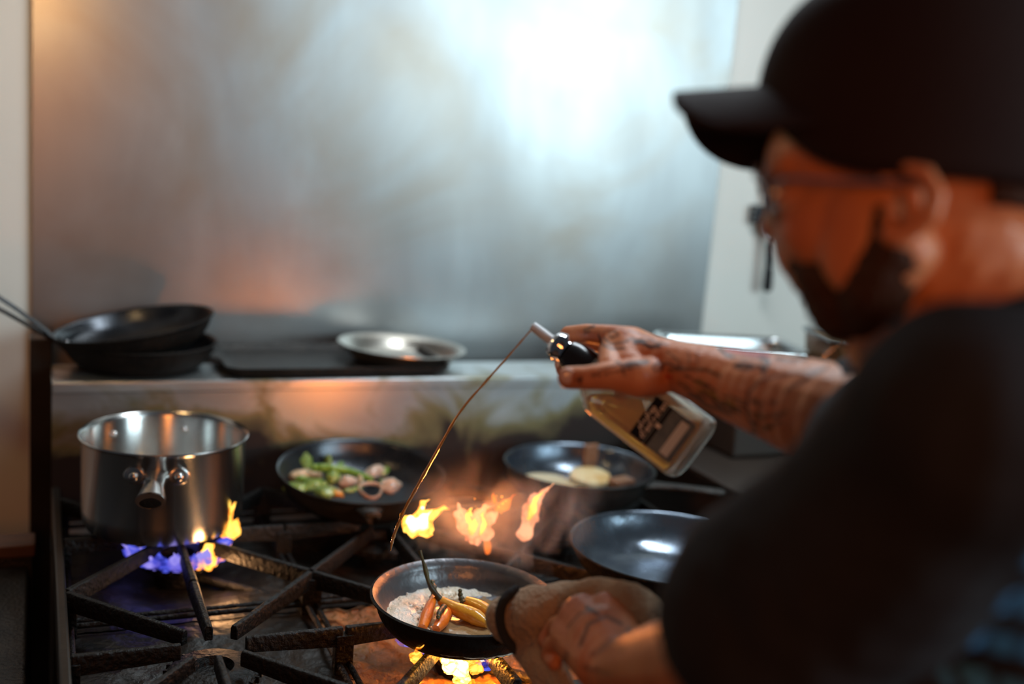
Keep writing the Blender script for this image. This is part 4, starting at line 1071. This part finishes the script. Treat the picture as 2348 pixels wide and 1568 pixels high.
MB().tube(e, [(.006, .0045)]*len(e), 12).build('hem', 'towel_trim', tw)['label'] = 'dark hem'

# ------------------------------------------------------------------ smoke above the front pan
def smoke():
    lo = Vector((.34, 1.02, .975)); hi = Vector((.78, 1.46, 1.20)); c = (lo+hi)/2
    o = MB().box(c, hi-lo).build('smoke', None, smooth=False, origin=c)
    m = bpy.data.materials.new('smoke_volume'); m.use_nodes = True; nt = m.node_tree; nt.nodes.clear(); L = nt.links.new
    out = nt.nodes.new('ShaderNodeOutputMaterial'); vs_ = nt.nodes.new('ShaderNodeVolumePrincipled')
    vs_.inputs['Color'].default_value = (.9, .88, .88, 1); vs_.inputs['Anisotropy'].default_value = .2
    tc = nt.nodes.new('ShaderNodeTexCoord'); mp = nt.nodes.new('ShaderNodeMapping'); mp.inputs['Scale'].default_value = (1, 1, .6)
    L(tc.outputs['Object'], mp.inputs[0])
    n = nt.nodes.new('ShaderNodeTexNoise'); n.inputs['Scale'].default_value = 11; n.inputs['Detail'].default_value = 4; n.inputs['Distortion'].default_value = 1.0
    L(mp.outputs[0], n.inputs['Vector'])
    r = nt.nodes.new('ShaderNodeMapRange'); r.inputs[1].default_value = .50; r.inputs[2].default_value = .72; r.inputs[3].default_value = 0; r.inputs[4].default_value = 1
    L(n.outputs['Fac'], r.inputs[0])
    # fall-off: a soft plume rising from the right part of the pan
    src = Vector((.575, 1.235, 1.00))-c
    sub = nt.nodes.new('ShaderNodeVectorMath'); sub.operation = 'SUBTRACT'; sub.inputs[1].default_value = src; L(tc.outputs['Object'], sub.inputs[0])
    sc = nt.nodes.new('ShaderNodeVectorMath'); sc.operation = 'MULTIPLY'; sc.inputs[1].default_value = (1/.17, 1/.17, 1/.13); L(sub.outputs[0], sc.inputs[0])
    ln = nt.nodes.new('ShaderNodeVectorMath'); ln.operation = 'LENGTH'; L(sc.outputs[0], ln.inputs[0])
    fo = nt.nodes.new('ShaderNodeMapRange'); fo.inputs[1].default_value = 0; fo.inputs[2].default_value = 1; fo.inputs[3].default_value = 1; fo.inputs[4].default_value = 0; fo.interpolation_type = 'SMOOTHSTEP'
    L(ln.outputs['Value'], fo.inputs[0])
    mu = nt.nodes.new('ShaderNodeMath'); mu.operation = 'MULTIPLY'; L(r.outputs[0], mu.inputs[0]); L(fo.outputs[0], mu.inputs[1])
    m2 = nt.nodes.new('ShaderNodeMath'); m2.operation = 'MULTIPLY'; m2.inputs[1].default_value = 17.0; L(mu.outputs[0], m2.inputs[0]); L(m2.outputs[0], vs_.inputs['Density'])
    L(vs_.outputs[0], out.inputs['Volume']); o.data.materials.append(m)
    tag(o, 'thin grey smoke drifting up from the front frying pan', 'smoke', kind='stuff')
smoke()

# ------------------------------------------------------------------ light
def area(name, loc, target, sx, sy, power, col):
    l = bpy.data.lights.new(name, 'AREA'); l.shape = 'RECTANGLE'; l.size = sx; l.size_y = sy; l.energy = power; l.color = col
    o = bpy.data.objects.new(name, l); COL.objects.link(o); o.location = loc
    o.rotation_euler = (Vector(target)-Vector(loc)).to_track_quat('-Z', 'Y').to_euler(); return o
area('window_light', (2.75, -1.45, 2.05), (.8, 1.8, 1.35), 1.5, 1.2, 56, (.69, .91, 1.0))
area('hood_light', (.95, 1.40, 2.35), (.75, 1.25, .9), 0.9, .25, 16, (.82, .93, 1.0))

def pt(name, loc, power, col, r=.03):
    l = bpy.data.lights.new(name, 'POINT'); l.energy = power; l.color = col; l.shadow_soft_size = r
    o = bpy.data.objects.new(name, l); COL.objects.link(o); o.location = loc
area('warm_fill', (-.25, -.75, 1.75), (.6, 1.2, 1.3), .4, .4, 5.6, (1, .31, .07))  # added orange fill from behind the camera, mainly for the chef's face
area('cool_fill', (1.55, -1.35, 2.1), (.7, 1.0, 1.3), .6, .9, 8, (.70, .90, 1.0))  # added cool fill for the bottle label and shirt back, no actual window
pt('pendant_lamp', (-.02, 1.50, 1.735), 1.9, (1, .62, .26), .035)
pt('burner_glow', (.49, 1.12, ZD+.040), 18, (1, .32, .03), .02)
pt('flare_glow', tuple(Y(1090, 1180)+Vector((0, 0, .02))), 1.7, (1, .26, .045), .03)
pt('saucepan_glow', (.24, 1.45, ZD+.03), .25, (1, .5, .2), .015)
w = bpy.data.worlds.new('world'); SC.world = w; w.use_nodes = True
bg = w.node_tree.nodes['Background']; bg.inputs[0].default_value = (.62, .68, .80, 1); bg.inputs[1].default_value = .042

SC.view_settings.view_transform = 'Standard'; SC.view_settings.look = 'None'; SC.view_settings.gamma = 1
SC.view_settings.use_curve_mapping = False; SC.view_settings.exposure = 0.0
try:
    SC.cycles.volume_step_rate = 2.0; SC.cycles.sample_clamp_indirect = 4.0; SC.cycles.use_denoising = True
except Exception: pass
